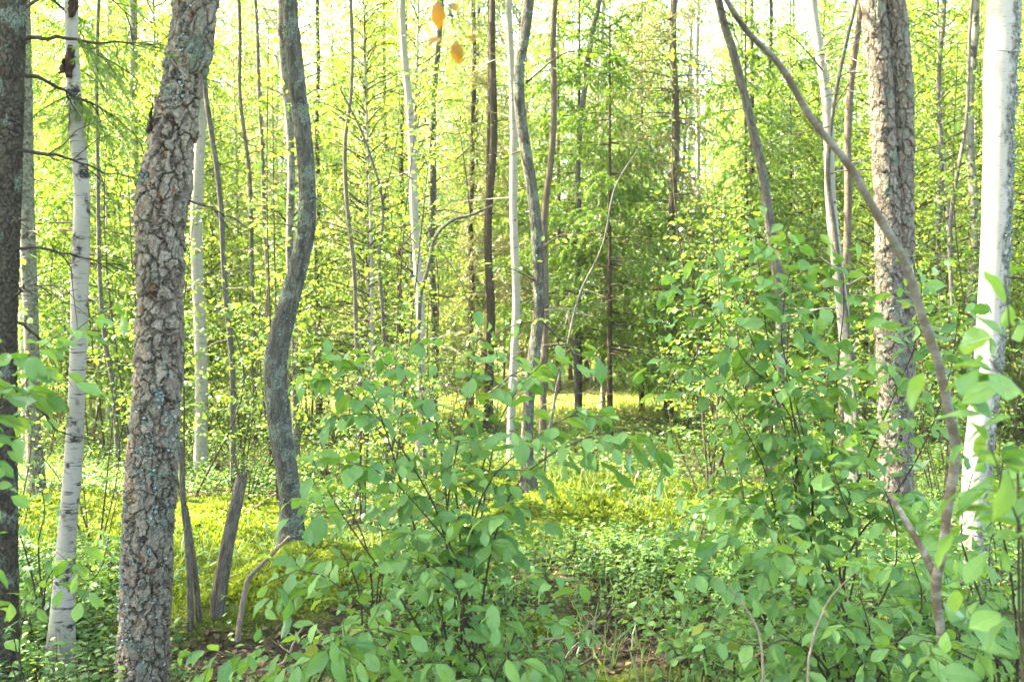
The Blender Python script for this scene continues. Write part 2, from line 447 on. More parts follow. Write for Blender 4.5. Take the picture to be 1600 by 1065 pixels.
M['twig'] = grey_bark("twig_bark", light=(0.24, 0.20, 0.155), dark=(0.09, 0.07, 0.05), lichen=0.66, fs=60)
M['stem'] = grey_bark("shrub_stem_bark", light=(0.25, 0.21, 0.14), dark=(0.10, 0.08, 0.05), lichen=0.66, fs=60)
M['deadwood'] = grey_bark("dead_wood", light=(0.40, 0.35, 0.27), dark=(0.10, 0.08, 0.06), lichen=0.56, rust=1.0, fs=40)
M['drytwig'] = grey_bark("dry_pale_twig", light=(0.80, 0.68, 0.52), dark=(0.42, 0.33, 0.23), lichen=0.75, fs=70)

M['birch_side'] = birch_bark("shaded_lichen_birch_bark", white=(0.62, 0.60, 0.56), marks=0.69, scars=0.72, algae=0.3, gr=0.4, side=True)
# smooth reddish bark with pale grey bands, for the leaning stem
def banded_bark():
    b = NT("banded_rowan_bark")
    bk = b.attr("bk")
    n1 = b.noise(b.scale(bk, (5, 5, 11)), 1.0, 4.0, 0.6).outputs[0]
    n2 = b.noise(bk, 120.0, 4.0).outputs[0]
    base = b.ramp(n1, [(0.36, (0.16, 0.098, 0.058)), (0.47, (0.22, 0.175, 0.12)), (0.53, (0.42, 0.40, 0.34)), (0.66, (0.58, 0.56, 0.50))])
    zz = b.n("SeparateXYZ", {0: bk}).outputs[2]
    base = b.mix(b.math('MULTIPLY', b.step(zz, 0.7, 1.7), 0.75), base, b.ramp(n1, [(0.36, (0.17, 0.14, 0.105)), (0.55, (0.27, 0.25, 0.20)), (0.68, (0.42, 0.41, 0.36))]))
    base = b.mix(b.math('MULTIPLY', b.step(n2, 0.45, 0.65), 0.5), base, (0.17, 0.13, 0.09))
    base = b.mix(b.step(b.noise(bk, 24.0, 4.0, 0.7).outputs[0], 0.63, 0.67), base, LICHEN)
    return bark_finish(b, base, n2, 0, False, bump_d=0.004)
M['banded'] = banded_bark()

# near shrubs (blue-green, matt), far leaves (yellow-green), conifers, low plants
M['leaf_near'] = leaf_material("shrub_leaf", (0.048, 0.128, 0.028), (0.130, 0.245, 0.052), (0.13, 0.29, 0.018), (0.30, 0.46, 0.04), 0.38, 0.035, 0.45, vein=True, age=((0.20, 0.24, 0.03), 0.985))
M['leaf_mid'] = leaf_material("understory_leaf", (0.048, 0.110, 0.024), (0.105, 0.175, 0.036), (0.14, 0.30, 0.02), (0.32, 0.42, 0.03), 0.42, 0.03, 0.45, age=((0.42, 0.33, 0.05), 0.985))
M['leaf_far'] = leaf_material("sunlit_leaf", (0.060, 0.130, 0.022), (0.160, 0.205, 0.036), (0.20, 0.38, 0.02), (0.42, 0.52, 0.035), 0.48, 0.035, 0.45, age=((0.50, 0.36, 0.05), 0.985), objvar=0.6)
M['needle'] = leaf_material("spruce_needle", (0.045, 0.110, 0.020), (0.120, 0.200, 0.030), (0.14, 0.28, 0.02), (0.34, 0.44, 0.03), 0.42, 0.04, 0.5, objvar=0.35)
M['needle_young'] = leaf_material("young_spruce_needle", (0.042, 0.112, 0.018), (0.115, 0.205, 0.028), (0.13, 0.27, 0.015), (0.32, 0.42, 0.02), 0.42, 0.03, 0.5, objvar=0.25)
M['needle_sun'] = leaf_material("pale_needle", (0.10, 0.125, 0.040), (0.20, 0.19, 0.075), (0.20, 0.24, 0.03), (0.36, 0.34, 0.06), 0.35, 0.04, 0.5, objvar=0.3)
M['herb'] = leaf_material("herb_leaf", (0.042, 0.100, 0.026), (0.10, 0.175, 0.040), (0.12, 0.26, 0.02), (0.24, 0.36, 0.04), 0.35, 0.03, 0.42, age=((0.40, 0.30, 0.05), 0.985))
M['bilberry'] = leaf_material("bilberry_leaf", (0.055, 0.110, 0.022), (0.135, 0.180, 0.034), (0.18, 0.30, 0.02), (0.34, 0.40, 0.04), 0.35, 0.03, 0.42)
M['moss'] = leaf_material("moss_tuft", (0.060, 0.098, 0.007), (0.185, 0.225, 0.013), (0.14, 0.20, 0.012), (0.28, 0.34, 0.02), 0.30, 0.01, 0.7)
M['grass'] = leaf_material("grass_blade", (0.085, 0.15, 0.035), (0.19, 0.24, 0.07), (0.20, 0.34, 0.04), (0.36, 0.42, 0.08), 0.35, 0.05, 0.4)
M['yellow'] = leaf_material("yellow_leaf", (0.22, 0.085, 0.008), (0.27, 0.17, 0.014), (0.30, 0.12, 0.008), (0.36, 0.23, 0.016), 0.45, 0.05, 0.4, vein=True)
M['litter'] = leaf_material("dry_leaf", (0.050, 0.029, 0.017), (0.15, 0.095, 0.055), (0.06, 0.035, 0.016), (0.13, 0.08, 0.04), 0.12, 0.02, 0.6, age=((0.24, 0.15, 0.05), 0.94))
M['lichen'] = leaf_material("foliose_lichen", (0.15, 0.19, 0.155), (0.26, 0.30, 0.25), (0.12, 0.15, 0.12), (0.16, 0.2, 0.16), 0.15, 0.0, 0.8)

def ground_material():
    b = NT("forest_floor")
    mv = b.n("SeparateXYZ", {0: b.attr("lv")})
    t = b.n("TexCoord").outputs["Object"]
    n1 = b.noise(t, 7.0, 5.0, 0.65).outputs[0]; n2 = b.noise(t, 60.0, 4.0, 0.65).outputs[0]; n3 = b.noise(t, 2.0, 4.0).outputs[0]
    soil = b.ramp(n2, [(0.3, (0.014, 0.010, 0.007)), (0.5, (0.040, 0.028, 0.018)), (0.68, (0.095, 0.066, 0.042))])
    green = b.ramp(n1, [(0.32, (0.018, 0.028, 0.008)), (0.5, (0.045, 0.065, 0.014)), (0.66, (0.085, 0.105, 0.022))])
    moss = b.ramp(b.math('MULTIPLY_ADD', n2, 0.5, b.math('MULTIPLY', n1, 0.5)), [(0.36, (0.016, 0.026, 0.004)), (0.5, (0.065, 0.090, 0.008)), (0.64, (0.13, 0.165, 0.014))])
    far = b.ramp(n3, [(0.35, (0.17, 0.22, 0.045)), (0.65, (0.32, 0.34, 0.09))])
    c = b.mix(b.step(b.math('ADD', n1, b.math('MULTIPLY', n2, 0.4)), 0.52, 0.82), soil, green)
    c = b.mix(mv.outputs[1], c, soil)
    c = b.mix(mv.outputs[0], c, moss)
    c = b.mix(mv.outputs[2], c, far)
    hgt = b.math('MULTIPLY_ADD', n2, 0.6, n1)
    p = b.n("BsdfPrincipled", {"Base Color": c, "Roughness": 0.95})
    p.inputs["Specular IOR Level"].default_value = 0.1
    b.set(p.inputs["Normal"], b.n("Bump", {"Strength": 1.0, "Distance": 0.05, "Height": hgt}).outputs[0])
    b.set(b.out.inputs[0], p)
    return b.m
M['ground'] = ground_material()

# ------------------------------------------------------------------ the ground
def make_ground():
    def axis(lo, hi, st, out_lo, out_hi):
        a = np.arange(lo, hi, st)
        l, r, s = [], [], st
        x = lo
        s = st
        while x > out_lo:
            s *= 1.13; x -= s; l.append(x)
        x = a[-1]; s = st
        while x < out_hi:
            s *= 1.13; x += s; r.append(x)
        return np.array(l[::-1] + list(a) + r)
    xs = axis(-6.5, 6.5, 0.07, -500, 500); ys = axis(2.5, 13, 0.07, -300, 900)
    X, Y = np.meshgrid(xs, ys)
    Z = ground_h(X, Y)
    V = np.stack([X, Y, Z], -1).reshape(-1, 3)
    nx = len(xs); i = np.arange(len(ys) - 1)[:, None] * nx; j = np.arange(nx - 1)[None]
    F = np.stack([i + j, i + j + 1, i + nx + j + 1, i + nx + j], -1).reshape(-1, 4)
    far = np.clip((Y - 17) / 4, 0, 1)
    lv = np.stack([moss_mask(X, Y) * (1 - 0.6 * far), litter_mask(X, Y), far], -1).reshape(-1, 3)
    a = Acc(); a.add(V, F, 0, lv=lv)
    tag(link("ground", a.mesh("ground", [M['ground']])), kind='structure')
make_ground()

# ------------------------------------------------------------------ plants: builders
UP = np.array([0.0, 0, 1.0])
def twig_leaves(rng, wood, leaf, P, r0, tpl, size, gap, start=0.2, droop=0.35, spread=0.85, wmat=0, lmat=0, seg=3, flat=0.5):
    """a twig along P with alternate leaves"""
    if wood is not None:
        tube(wood, P, np.linspace(r0, r0 * 0.4, len(P)), seg, wmat, cap=False)
    L = np.linalg.norm(np.diff(P, axis=0), axis=1).sum()
    k = max(2, int(L * (1 - start) / gap))
    t = np.linspace(start, 1, k) + rng.normal(0, 0.02, k)
    t[-1] = 1
    t = np.clip(t, 0, 1)
    f = t * (len(P) - 1); i = np.minimum(f.astype(int), len(P) - 2)
    Q = P[i] + (P[i + 1] - P[i]) * (f - i)[:, None]
    T = nrm(P[i + 1] - P[i])
    side = nrm(np.cross(T, UP) + 1e-4) * np.where(np.arange(k) % 2, 1, -1)[:, None]
    sp = np.full(k, spread); sp[-1] = 0.1
    X = T * 0.6 + side * sp[:, None] - UP * (droop * rng.uniform(0.2, 1.9, k))[:, None] + rng.normal(0, 0.22, (k, 3))
    Z = UP + rng.normal(0, flat, (k, 3)) + side * 0.2
    S = size * rng.uniform(0.5, 1.18, k) * (0.75 + 0.35 * np.sin(np.pi * np.clip(t, .1, .95)))
    Q = Q + nrm(X) * size * 0.10
    place(leaf, tpl, Q, X, Z, S, rng, lmat)

def curve(o, d, L, n, sag, lift=0.0, rng=None, wob=0.0):
    s = np.linspace(0, 1, n)[:, None]
    P = o + d * L * s + UP * (lift * s - sag * s ** 2) * L
    if wob: P = P + rng.normal(0, wob * L, (n, 3)) * np.sqrt(s)
    return P

def leafy_stem(rng, wood, leaf, path, r0, r1, tpl, size, gap, twig_len=0.35, every=0.09, t0=0.2, seg=6, second=0.5, droop=0.35, flat=0.5, lmat=0):
    n = max(6, int(len(path)))
    L = np.linalg.norm(np.diff(path, axis=0), axis=1).sum()
    tube(wood, path, np.linspace(r0, r1, n), seg, 0)
    k = max(2, int(L * (1 - t0) / every))
    az = rng.uniform(0, 6.28)
    for q, t in enumerate(np.linspace(t0, 0.97, k)):
        f = t * (n - 1); i = min(int(f), n - 2)
        o = path[i] + (path[i + 1] - path[i]) * (f - i)
        T = nrm(path[i + 1] - path[i])
        az += 2.4 + rng.normal(0, 0.4)
        e = nrm(np.cross(T, [0.3, 1, 0.2])); g = np.cross(T, e)
        dr = nrm(T * 0.5 + (e * math.cos(az) + g * math.sin(az)) * [0.95, 0.95, 0.45] + UP * 0.08)
        tl = twig_len * (1.1 - 0.6 * t) * rng.uniform(0.5, 1.25)
        P = curve(o, dr, tl, 5, 0.30, 0.15, rng, 0.02)
        twig_leaves(rng, wood, leaf, P, max(r1 * 0.6, 0.0012), tpl, size, gap, 0.25, droop, lmat=lmat, flat=flat)
        if rng.random() < second and tl > twig_len * 0.5:
            for sg in (-1, 1):
                T2 = nrm(P[3] - P[2]); s2 = nrm(np.cross(T2, UP)) * sg
                P2 = curve(P[2], nrm(T2 + s2 * 0.9 + rng.normal(0, 0.15, 3)), tl * rng.uniform(0.35, 0.6), 4, 0.25, 0.1, rng, 0.02)
                twig_leaves(rng, wood, leaf, P2, max(r1 * 0.4, 0.001), tpl, size, gap, 0.2, droop, lmat=lmat, flat=flat)
    twig_leaves(rng, None, leaf, path[-4:], r1, tpl, size, gap * 0.8, 0.2, droop, lmat=lmat, flat=flat)

def needle_twig(rng, acc, P, length, dens, width_mat=1, fan=0.6):
    """needles round a twig P: P rows of points"""
    L = np.linalg.norm(np.diff(P, axis=0), axis=1).sum()
    k = max(4, int(L * dens))
    f = rng.random(k) * (len(P) - 1); i = np.minimum(f.astype(int), len(P) - 2)
    Q = P[i] + (P[i + 1] - P[i]) * (f - i)[:, None]
    T = nrm(P[i + 1] - P[i])
    D = nrm(np.cross(T, rng.normal(0, 1, (k, 3))))
    X = T * 0.75 + D * fan
    place(acc, NEEDLE_THIN if length < 0.025 else NEEDLE, Q, X, D + rng.normal(0, 0.6, (k, 3)), length * rng.uniform(0.7, 1.3, k), rng, width_mat)

def conifer_branch(rng, acc, P, r0, twig_len, needle, dens, t0=0.25, every=0.06, hang=0.5, nmat=1, wmat=0, seg=4, sub=True):
    n = len(P)
    tube(acc, P, np.linspace(r0, r0 * 0.25, n), seg, wmat, cap=False)
    L = np.linalg.norm(np.diff(P, axis=0), axis=1).sum()
    k = max(3, int(L * (1 - t0) / every))
    for q, t in enumerate(np.linspace(t0, 1, k)):
        f = t * (n - 1); i = min(int(f), n - 2)
        o = P[i] + (P[i + 1] - P[i]) * (f - i); T = nrm(P[i + 1] - P[i])
        s = nrm(np.cross(T, UP)) * (1 if q % 2 else -1)
        tl = twig_len * (0.45 + 0.8 * math.sin(math.pi * min(0.95, 0.12 + 0.8 * (1 - t)))) * rng.uniform(0.6, 1.2)
        d = nrm(T * 0.7 + s * 0.8 - UP * hang * rng.uniform(0.2, 1.4))
        W = curve(o, d, tl, 4, hang * 0.5, 0.0, rng, 0.02)
        needle_twig(rng, acc, W, needle, dens, nmat)
        if sub and tl > twig_len * 0.6:
            for b in (1, 2):
                s2 = nrm(np.cross(nrm(W[2] - W[1]), UP)) * (1 if b == 1 else -1)
                W2 = curve(W[b], nrm(d + s2 * 0.9 - UP * hang * 0.6), tl * 0.5, 3, hang * 0.4)
                needle_twig(rng, acc, W2, needle, dens, nmat)
    needle_twig(rng, acc, P[int(n * t0):], needle, dens, nmat)

def spruce_crown(seed, H, z0, spread, hang=0.45, needle=0.055, dens=110, gap=0.30, dead_to=None, nmat='needle', bark='dark', per=5, up=0.0, twig=0.28, every=0.10):
    rng = np.random.default_rng(seed)
    a = Acc()
    z = z0
    while z < H - 0.15:
        L = spread * (1 - (z - z0 * 0.5) / (H - z0 * 0.5)) ** 0.8 + 0.12
        for q in range(per):
            az = rng.uniform(0, 6.28)
            l = L * rng.uniform(0.65, 1.1)
            d = np.array([math.cos(az), math.sin(az), up - 0.10 + 0.5 * (z / H) ** 3])
            P = curve(np.array([0, 0, z + rng.uniform(-.12, .12)]), d, l, 6, 0.28 * (1 - z / H), 0.05, rng, 0.012)
            P[-1] += UP * 0.06 * l
            conifer_branch(rng, a, P, 0.006 + 0.006 * l, min(twig, 0.35 * l + .05), needle, dens, 0.25, every, hang)
        z += gap * rng.uniform(0.8, 1.2)
    needle_twig(rng, a, np.array([[0, 0, H - 0.4], [0, 0, H]]), needle, dens, 1)
    if dead_to is not None:
        z = dead_to
        while z < z0 + 0.3:
            az = rng.uniform(0, 6.28); l = rng.uniform(0.5, 1.3) * spread * 0.6
            d = np.array([math.cos(az), math.sin(az), -0.15])
            P = curve(np.array([0, 0, z]), d, l, 6, 0.25, 0.05, rng, 0.02)
            tube(a, P, np.linspace(0.008, 0.002, 6), 4, 0)
            for w in range(6):
                i = rng.integers(1, 5)
                tube(a, curve(P[i], nrm(d + rng.normal(0, .6, 3) - UP * 0.4), l * rng.uniform(.15, .4), 4, 0.4, 0, rng, 0.04), np.linspace(0.003, 0.001, 4), 3, 0)
            z += rng.uniform(0.08, 0.2)
    return a.mesh("spruce_crown", [M[bark], M[nmat]], smooth=False)

def leaf_crown(seed, H, Rr, n_limb, leaf=0.06, gap=0.045, lmat='leaf_far', bark='twig', tpl=SMALL, up=0.6, sag=0.25, taper=0.8, twigs=9, base_wide=0.7, droop=0.4):
    """limbs with twigs and leaves round the z axis from 0 to H"""
    rng = np.random.default_rng(seed)
    a = Acc()
    az = 0
    for q in range(n_limb):
        t = (q + rng.random()) / n_limb
        az += 2.4 + rng.normal(0, 0.5)
        prof = math.sin(math.pi * min(0.97, (base_wide * 0.5 + t * (1 - base_wide * 0.5)))) ** 0.7
        L = Rr * max(0.25, prof) * rng.uniform(0.6, 1.15)
        o = np.array([0, 0, t * H * 0.97])
        d = nrm(np.array([math.cos(az), math.sin(az), up * (0.5 + t)]))
        P = curve(o, d, L, 7, sag, 0.1, rng, 0.03)
        tube(a, P, np.linspace(0.006 + 0.008 * L, 0.003, 7), 4, 0, cap=False)
        for w in range(int(twigs * (0.5 + 0.6 * L / Rr))):
            f = rng.uniform(0.2, 1) * 6; i = min(int(f), 5)
            oo = P[i] + (P[i + 1] - P[i]) * (f - i)
            dd = nrm(nrm(P[i + 1] - P[i]) * 0.6 + rng.normal(0, 0.55, 3) - UP * 0.1)
            tl = rng.uniform(0.25, 0.7) * (0.35 + 0.25 * Rr)
            W = curve(oo, dd, tl, 5, 0.3, 0.1, rng, 0.03)
            twig_leaves(rng, a, a, W, 0.003, tpl, leaf, gap, 0.1, droop, lmat=1, flat=0.8)
            if tl > 0.35:
                W2 = curve(W[2], nrm(dd + rng.normal(0, .6, 3)), tl * 0.6, 4, 0.3, 0, rng, 0.03)
                twig_leaves(rng, a, a, W2, 0.002, tpl, leaf, gap, 0.1, droop, lmat=1, flat=0.8)
    return a.mesh("leafy_crown", [M[bark], M[lmat]], smooth=False)

def shrub_meshes(seed, H, spread, n_stem, leaf, gap, tpl, lmat, twig_len, every, second=0.6, t0=0.2, bark='stem', r0=0.008):
    rng = np.random.default_rng(seed)
    w, l = Acc(), Acc()
    for q in range(n_stem):
        az = rng.uniform(0, 6.28) if n_stem > 1 else 0
        h = H * rng.uniform(0.65, 1.05)
        out = spread * rng.uniform(0.3, 1.0)
        top = np.array([math.cos(az) * out, math.sin(az) * out, h])
        mid = top * np.array([0.35, 0.35, 0.55]) + rng.normal(0, 0.06 * H, 3) * [1, 1, 0.3]
        b = np.array([math.cos(az) * 0.06, math.sin(az) * 0.06, -0.06])
        leafy_stem(rng, w, l, spline([b, mid, top], 12), r0 * rng.uniform(.7, 1.2), r0 * 0.25, tpl, leaf, gap, twig_len, every, t0, 5, second)
    return w.mesh("shrub_stems", [M[bark]]), l.mesh("shrub_leaves", [M[lmat]], smooth=tpl is not SMALL)

print("helpers ready")
# ------------------------------------------------------------------ crowns shared by the trees
CROWN = {
    'birch': leaf_crown(11, 7.5, 2.0, 46, 0.055, 0.042, 'leaf_far', sag=0.45, up=0.7),
    'aspen': leaf_crown(12, 6.5, 2.3, 44, 0.070, 0.050, 'leaf_far', sag=0.2, up=0.6),
    'alder': leaf_crown(13, 7.0, 1.7, 40, 0.065, 0.046, 'leaf_far', sag=0.25, up=0.5),
    'pine': spruce_crown(14, 5.0, 0.3, 2.2, hang=0.1, needle=0.07, dens=60, gap=0.45, per=4, up=0.25, twig=0.35, every=0.16),
    'spruce': spruce_crown(15, 8.0, 0.2, 1.9, gap=0.36, every=0.13, dens=80, per=4),
}

PATHS = {}
def trunk_tree(name, cat, label, pts, d, bark, crown='birch', H=11.5, dy=0.0, seg=None, fine=None, flare=1.35, bump=0.05, group=None, cz=None, lean=0.0, wk=0.9, twigs=True):
    """pts: (px, py, width px) from the foot upward, at depth d; the trunk is carried down to the ground and up to H"""
    rng = np.random.default_rng(int(abs(pts[0][0]) * 7 + d * 100))
    Q = []
    for k, (px, py, w) in enumerate(pts):
        p = at(px, py, d); r = w / FPX * d / 2 * wk
        Q.append([*p, r])
    Q = np.array(Q)
    Q[:, 1] += dy * (Q[:, 2] - Q[0, 2])
    slope = (Q[1, 0] - Q[0, 0]) / max(0.2, Q[1, 2] - Q[0, 2])
    gx = Q[0, 0]
    gz = float(ground_h(gx, Q[0, 1]))
    if Q[0, 2] > gz + 0.05:
        gx = Q[0, 0] - slope * (Q[0, 2] - gz) * 0.6
        gz = float(ground_h(gx, Q[0, 1]))
        Q = np.vstack([[gx, Q[0, 1], gz - 0.12, Q[0, 3] * flare], [gx + (Q[0, 0] - gx) * 0.35, Q[0, 1], gz + 0.12 * (Q[0, 2] - gz) + 0.05, Q[0, 3] * (1 + (flare - 1) * 0.45)], Q]) if Q[0, 2] > gz + 0.35 else np.vstack([[gx, Q[0, 1], gz - 0.12, Q[0, 3] * flare], Q])
    else:
        Q = np.vstack([[gx, Q[0, 1], gz - 0.15, Q[0, 3] * flare], Q[Q[:, 2] > gz + 0.02]])
    zt = Q[-1, 2]
    if H > zt + 0.5:
        dxz = (Q[-1] - Q[-2])[:2] / max(0.1, Q[-1, 2] - Q[-2, 2])
        a1, a2 = (H - zt) * 0.35, H - zt
        Q = np.vstack([Q, [Q[-1, 0] + dxz[0] * a1 * 0.7, Q[-1, 1] + dxz[1] * a1 * .7, zt + a1, Q[-1, 3] * 0.85],
                       [Q[-1, 0] + dxz[0] * a1 * 0.9, Q[-1, 1] + dxz[1] * a1 * .9, zt + a2, Q[-1, 3] * 0.25]])
    base = np.array([Q[0, 0], Q[0, 1], gz])
    t = thing(name, label, cat, base, group)
    a = Acc()
    px_r = Q[0, 3]
    if fine:
        seg = int(2 * math.pi * Q[:, 3].max() / fine)
        # dense where the photograph looks, coarse above
        k = int((Q[:, 2] < CAM_Z + 0.45 * d + 0.4).sum())
        S = spline(Q, max(60, int((Q[-1, 2] - Q[0, 2]) / (fine * 1.25))))
    else:
        seg = seg or (14 if d < 9 else 9)
        S = spline(Q, 60)
    S[:, 3] = np.maximum(S[:, 3], 0.004)
    if not fine:
        kn = np.linspace(0, 1, 60)
        for q in range(1, 6):
            amp = min(0.022, 0.35 * px_r) / q ** 0.35
            for ax in (0, 1):
                S[:, ax] += amp * np.sin(kn * 7.0 * q + rng.uniform(0, 6.28)) * np.minimum(1, kn * 6)
    S[:, 3] *= 1 + 0.25 * np.exp(-np.maximum(S[:, 2] - gz, 0) / 0.13)
    tube(a, S[:, :3] - base, S[:, 3], seg, 0, bump=bump, rng=rng)
    if twigs and not fine:      # dead twigs still on the stem
        for k in range(int(rng.integers(10, 22))):
            zz = rng.uniform(0.8, min(H - 1, 2.0 + 0.42 * d)); i = int(np.argmin(np.abs(S[:, 2] - zz)))
            az = rng.uniform(0, 6.28); dr = nrm(np.array([math.cos(az), math.sin(az), rng.uniform(-.4, .6)]))
            tl = rng.uniform(0.15, 0.9)
            W = curve(S[i, :3] - base, dr, tl, 7, 0.15, 0.05, rng, 0.03)
            tube(a, W, np.linspace(0.004 + 0.004 * tl, 0.0012, 7), 4, 0)
            for b_ in range(int(tl * 5)):
                q = rng.integers(2, 6)
                tube(a, curve(W[q], nrm(dr + rng.normal(0, .6, 3)), tl * .4, 4, 0.1, 0, rng, 0.04), np.linspace(0.0026, 0.001, 4), 3, 0)
    link("trunk", a.mesh("trunk", [M[bark]]), t)
    PATHS[label] = (S, base, t)
    if crown:
        c0 = cz if cz is not None else max(zt + 0.4, H * 0.5)
        i = int(np.argmin(np.abs(S[:, 2] - c0)))
        c = link("crown", CROWN[crown], t, S[i, :3] - base)
        c.rotation_euler = (0, 0, rng.uniform(0, 6.28))
        sc = (H - c0 + 1.0) / {'birch': 7.5, 'aspen': 6.5, 'alder': 7.0, 'pine': 5.0, 'spruce': 8.0}[crown]
        c.scale = (max(sc, .6), max(sc, .6), sc)
    return t, S, base

def dead_branch(rng, t, base, pts, r0, side=6, name="branch", mat='twig', side_len=0.25, needles=None):
    """a bare bough through the given world points, with side twigs; one mesh under its tree"""
    a = Acc()
    P = spline(pts, 16) - base
    P[1:] += np.cumsum(rng.normal(0, 0.006, (15, 3)), axis=0)
    tube(a, P, np.linspace(r0, r0 * 0.22, 16), 6, 0)
    for k in range(side):
        i = rng.integers(3, 15)
        T = nrm(P[i] - P[i - 1])
        d = nrm(T * 0.7 + rng.normal(0, 0.6, 3) - UP * 0.15)
        tube(a, curve(P[i], d, side_len * rng.uniform(0.4, 1.2), 5, 0.2, 0.0, rng, 0.05), np.linspace(r0 * 0.35, 0.0012, 5), 4, 0)
    o = link(name, a.mesh("bough", [M[mat]]), t)
    if needles:
        nd = Acc()
        for k in range(needles):
            i = rng.integers(6, 16)
            T = nrm(P[i] - P[i - 1]); 
            d = nrm(T * 0.5 + np.cross(T, UP) * (1 if k % 2 else -1) * rng.uniform(.3, 1) - UP * rng.uniform(0, 0.7))
            W = curve(P[i], d, rng.uniform(0.15, 0.38), 5, 0.4, 0.05, rng, 0.02)
            conifer_branch(rng, nd, W, 0.002, 0.10, 0.017, 420, 0.15, 0.03, 0.3)
        link("needles", nd.mesh("bough_needles", [M['twig'], M['needle']], smooth=False), o)
    return o

rg = np.random.default_rng(77)

# ------------------------------------------------------------------ the trees near the camera
# far left edge: spruce with dead boughs
tS, S_, bS = trunk_tree("spruce_tree", "tree", "dark lichen-specked conifer trunk cut by the left edge of the photo", [(4, 1065, 52), (2, 760, 46), (4, 530, 44), (10, 250, 46), (16, 0, 46)], 3.9, 'spruce_near', 'spruce', 13, fine=0.008, flare=1.3)
for pts, r0, sd, nd in [([(28, 66, 3.9), (110, 60, 3.95), (190, 56, 4.0), (262, 62, 4.1)], 0.010, 7, 7),
                        ([(28, 116, 3.9), (90, 140, 4.1), (170, 185, 4.4), (235, 232, 4.6)], 0.010, 10, 14),
                        ([(28, 234, 3.9), (80, 240, 3.95), (150, 262, 4.1), (215, 288, 4.3)], 0.009, 6, 0),
                        ([(24, 388, 3.9), (80, 388, 3.95), (150, 400, 4.1), (210, 418, 4.3)], 0.008, 8, 0),
                        ([(20, 470, 3.9), (40, 440, 3.7), (62, 445, 3.6), (75, 462, 3.6)], 0.007, 8, 0),
                        ([(20, 340, 3.9), (35, 344, 3.7), (40, 342, 3.6)], 0.006, 6, 0),
                        ([(20, 500, 3.9), (50, 520, 4.0), (85, 555, 4.2)], 0.008, 6, 0),
                        ([(25, 610, 3.9), (60, 640, 4.0), (100, 690, 4.2)], 0.009, 5, 0),
                        ([(25, 20, 4.0), (120, -30, 4.6), (190, 20, 5.0), (205, 90, 5.2)], 0.010, 8, 7),
                        ([(28, -30, 4.0), (100, 20, 4.7), (140, 110, 5.2), (170, 150, 5.4)], 0.010, 8, 7)]:
    dead_branch(rg, tS, bS, [at(*p) for p in pts], r0, sd, "bough", 'twig', 0.3, nd)

trunk_tree("birch_tree", "tree", "pale birch with a shaded grey foot, just right of the conifer at the left edge", [(58, 830, 23), (52, 640, 24), (47, 400, 25), (42, 180, 23), (38, 0, 22)], 8.3, 'birch_old', 'birch', 17, cz=11)
trunk_tree("birch_tree", "tree", "half-hidden white birch squeezed between the left-edge conifer and the next birch", [(45, 760, 15), (36, 500, 16), (33, 330, 16), (35, 0, 15)], 11.5, 'birch_clean', 'birch', 13)
tB, SB, bB = trunk_tree("birch_tree", "tree", "scarred white birch with torn bark near its top, left of the big flaky trunk", [(92, 1050, 34), (103, 870, 32), (113, 740, 30), (121, 600, 27), (126, 430, 29), (128, 300, 27), (118, 180, 25), (114, 90, 22), (112, 0, 22)], 4.3, 'birch_scarred', 'birch', 12, fine=0.012, flare=1.5, bump=0.06)
# a flap of torn brown bark on that birch and a black knot
def bark_flap():
    rng = np.random.default_rng(3)
    for px, py, w, h, lean in [(114, 100, 17, 52, 0.02), (118, 12, 16, 40, 0.015), (105, 108, 9, 26, 0.04)]:
        a = Acc()
        n, m = 9, 5
        t = np.linspace(0, 1, n); v = np.linspace(-1, 1, m)
        P = []
        for i in range(n):
            for j in range(m):
                q = at(px + v[j] * w * 0.5 * (0.6 + 0.4 * math.sin(3.1 * t[i])) + rng.normal(0, 1.2), py - h / 2 + h * t[i], 4.3)
                q[1] -= 0.038 - 0.016 * v[j] ** 2 + lean * t[i] ** 2 + abs(rng.normal(0, 0.004))
                P.append(q - bB)
        i = np.arange(n - 1)[:, None] * m; j = np.arange(m - 1)[None]
        F = np.stack([i + j, i + m + j, i + m + j + 1, i + j + 1], -1).reshape(-1, 4)
        bk = np.array(P) * 1.0
        a.add(np.array(P), F, 0, bk=bk)
        o = link("torn_bark", a.mesh("torn_bark", [M['dead_bark']]), tB)
        o.modifiers.new("solid", 'SOLIDIFY').thickness = 0.006
        o["label"] = "ragged dark brown torn bark"
M['dead_bark'] = grey_bark("torn_bark_brown", light=(0.16, 0.085, 0.045), dark=(0.03, 0.02, 0.014), lichen=0.75, fs=40)
bark_flap()

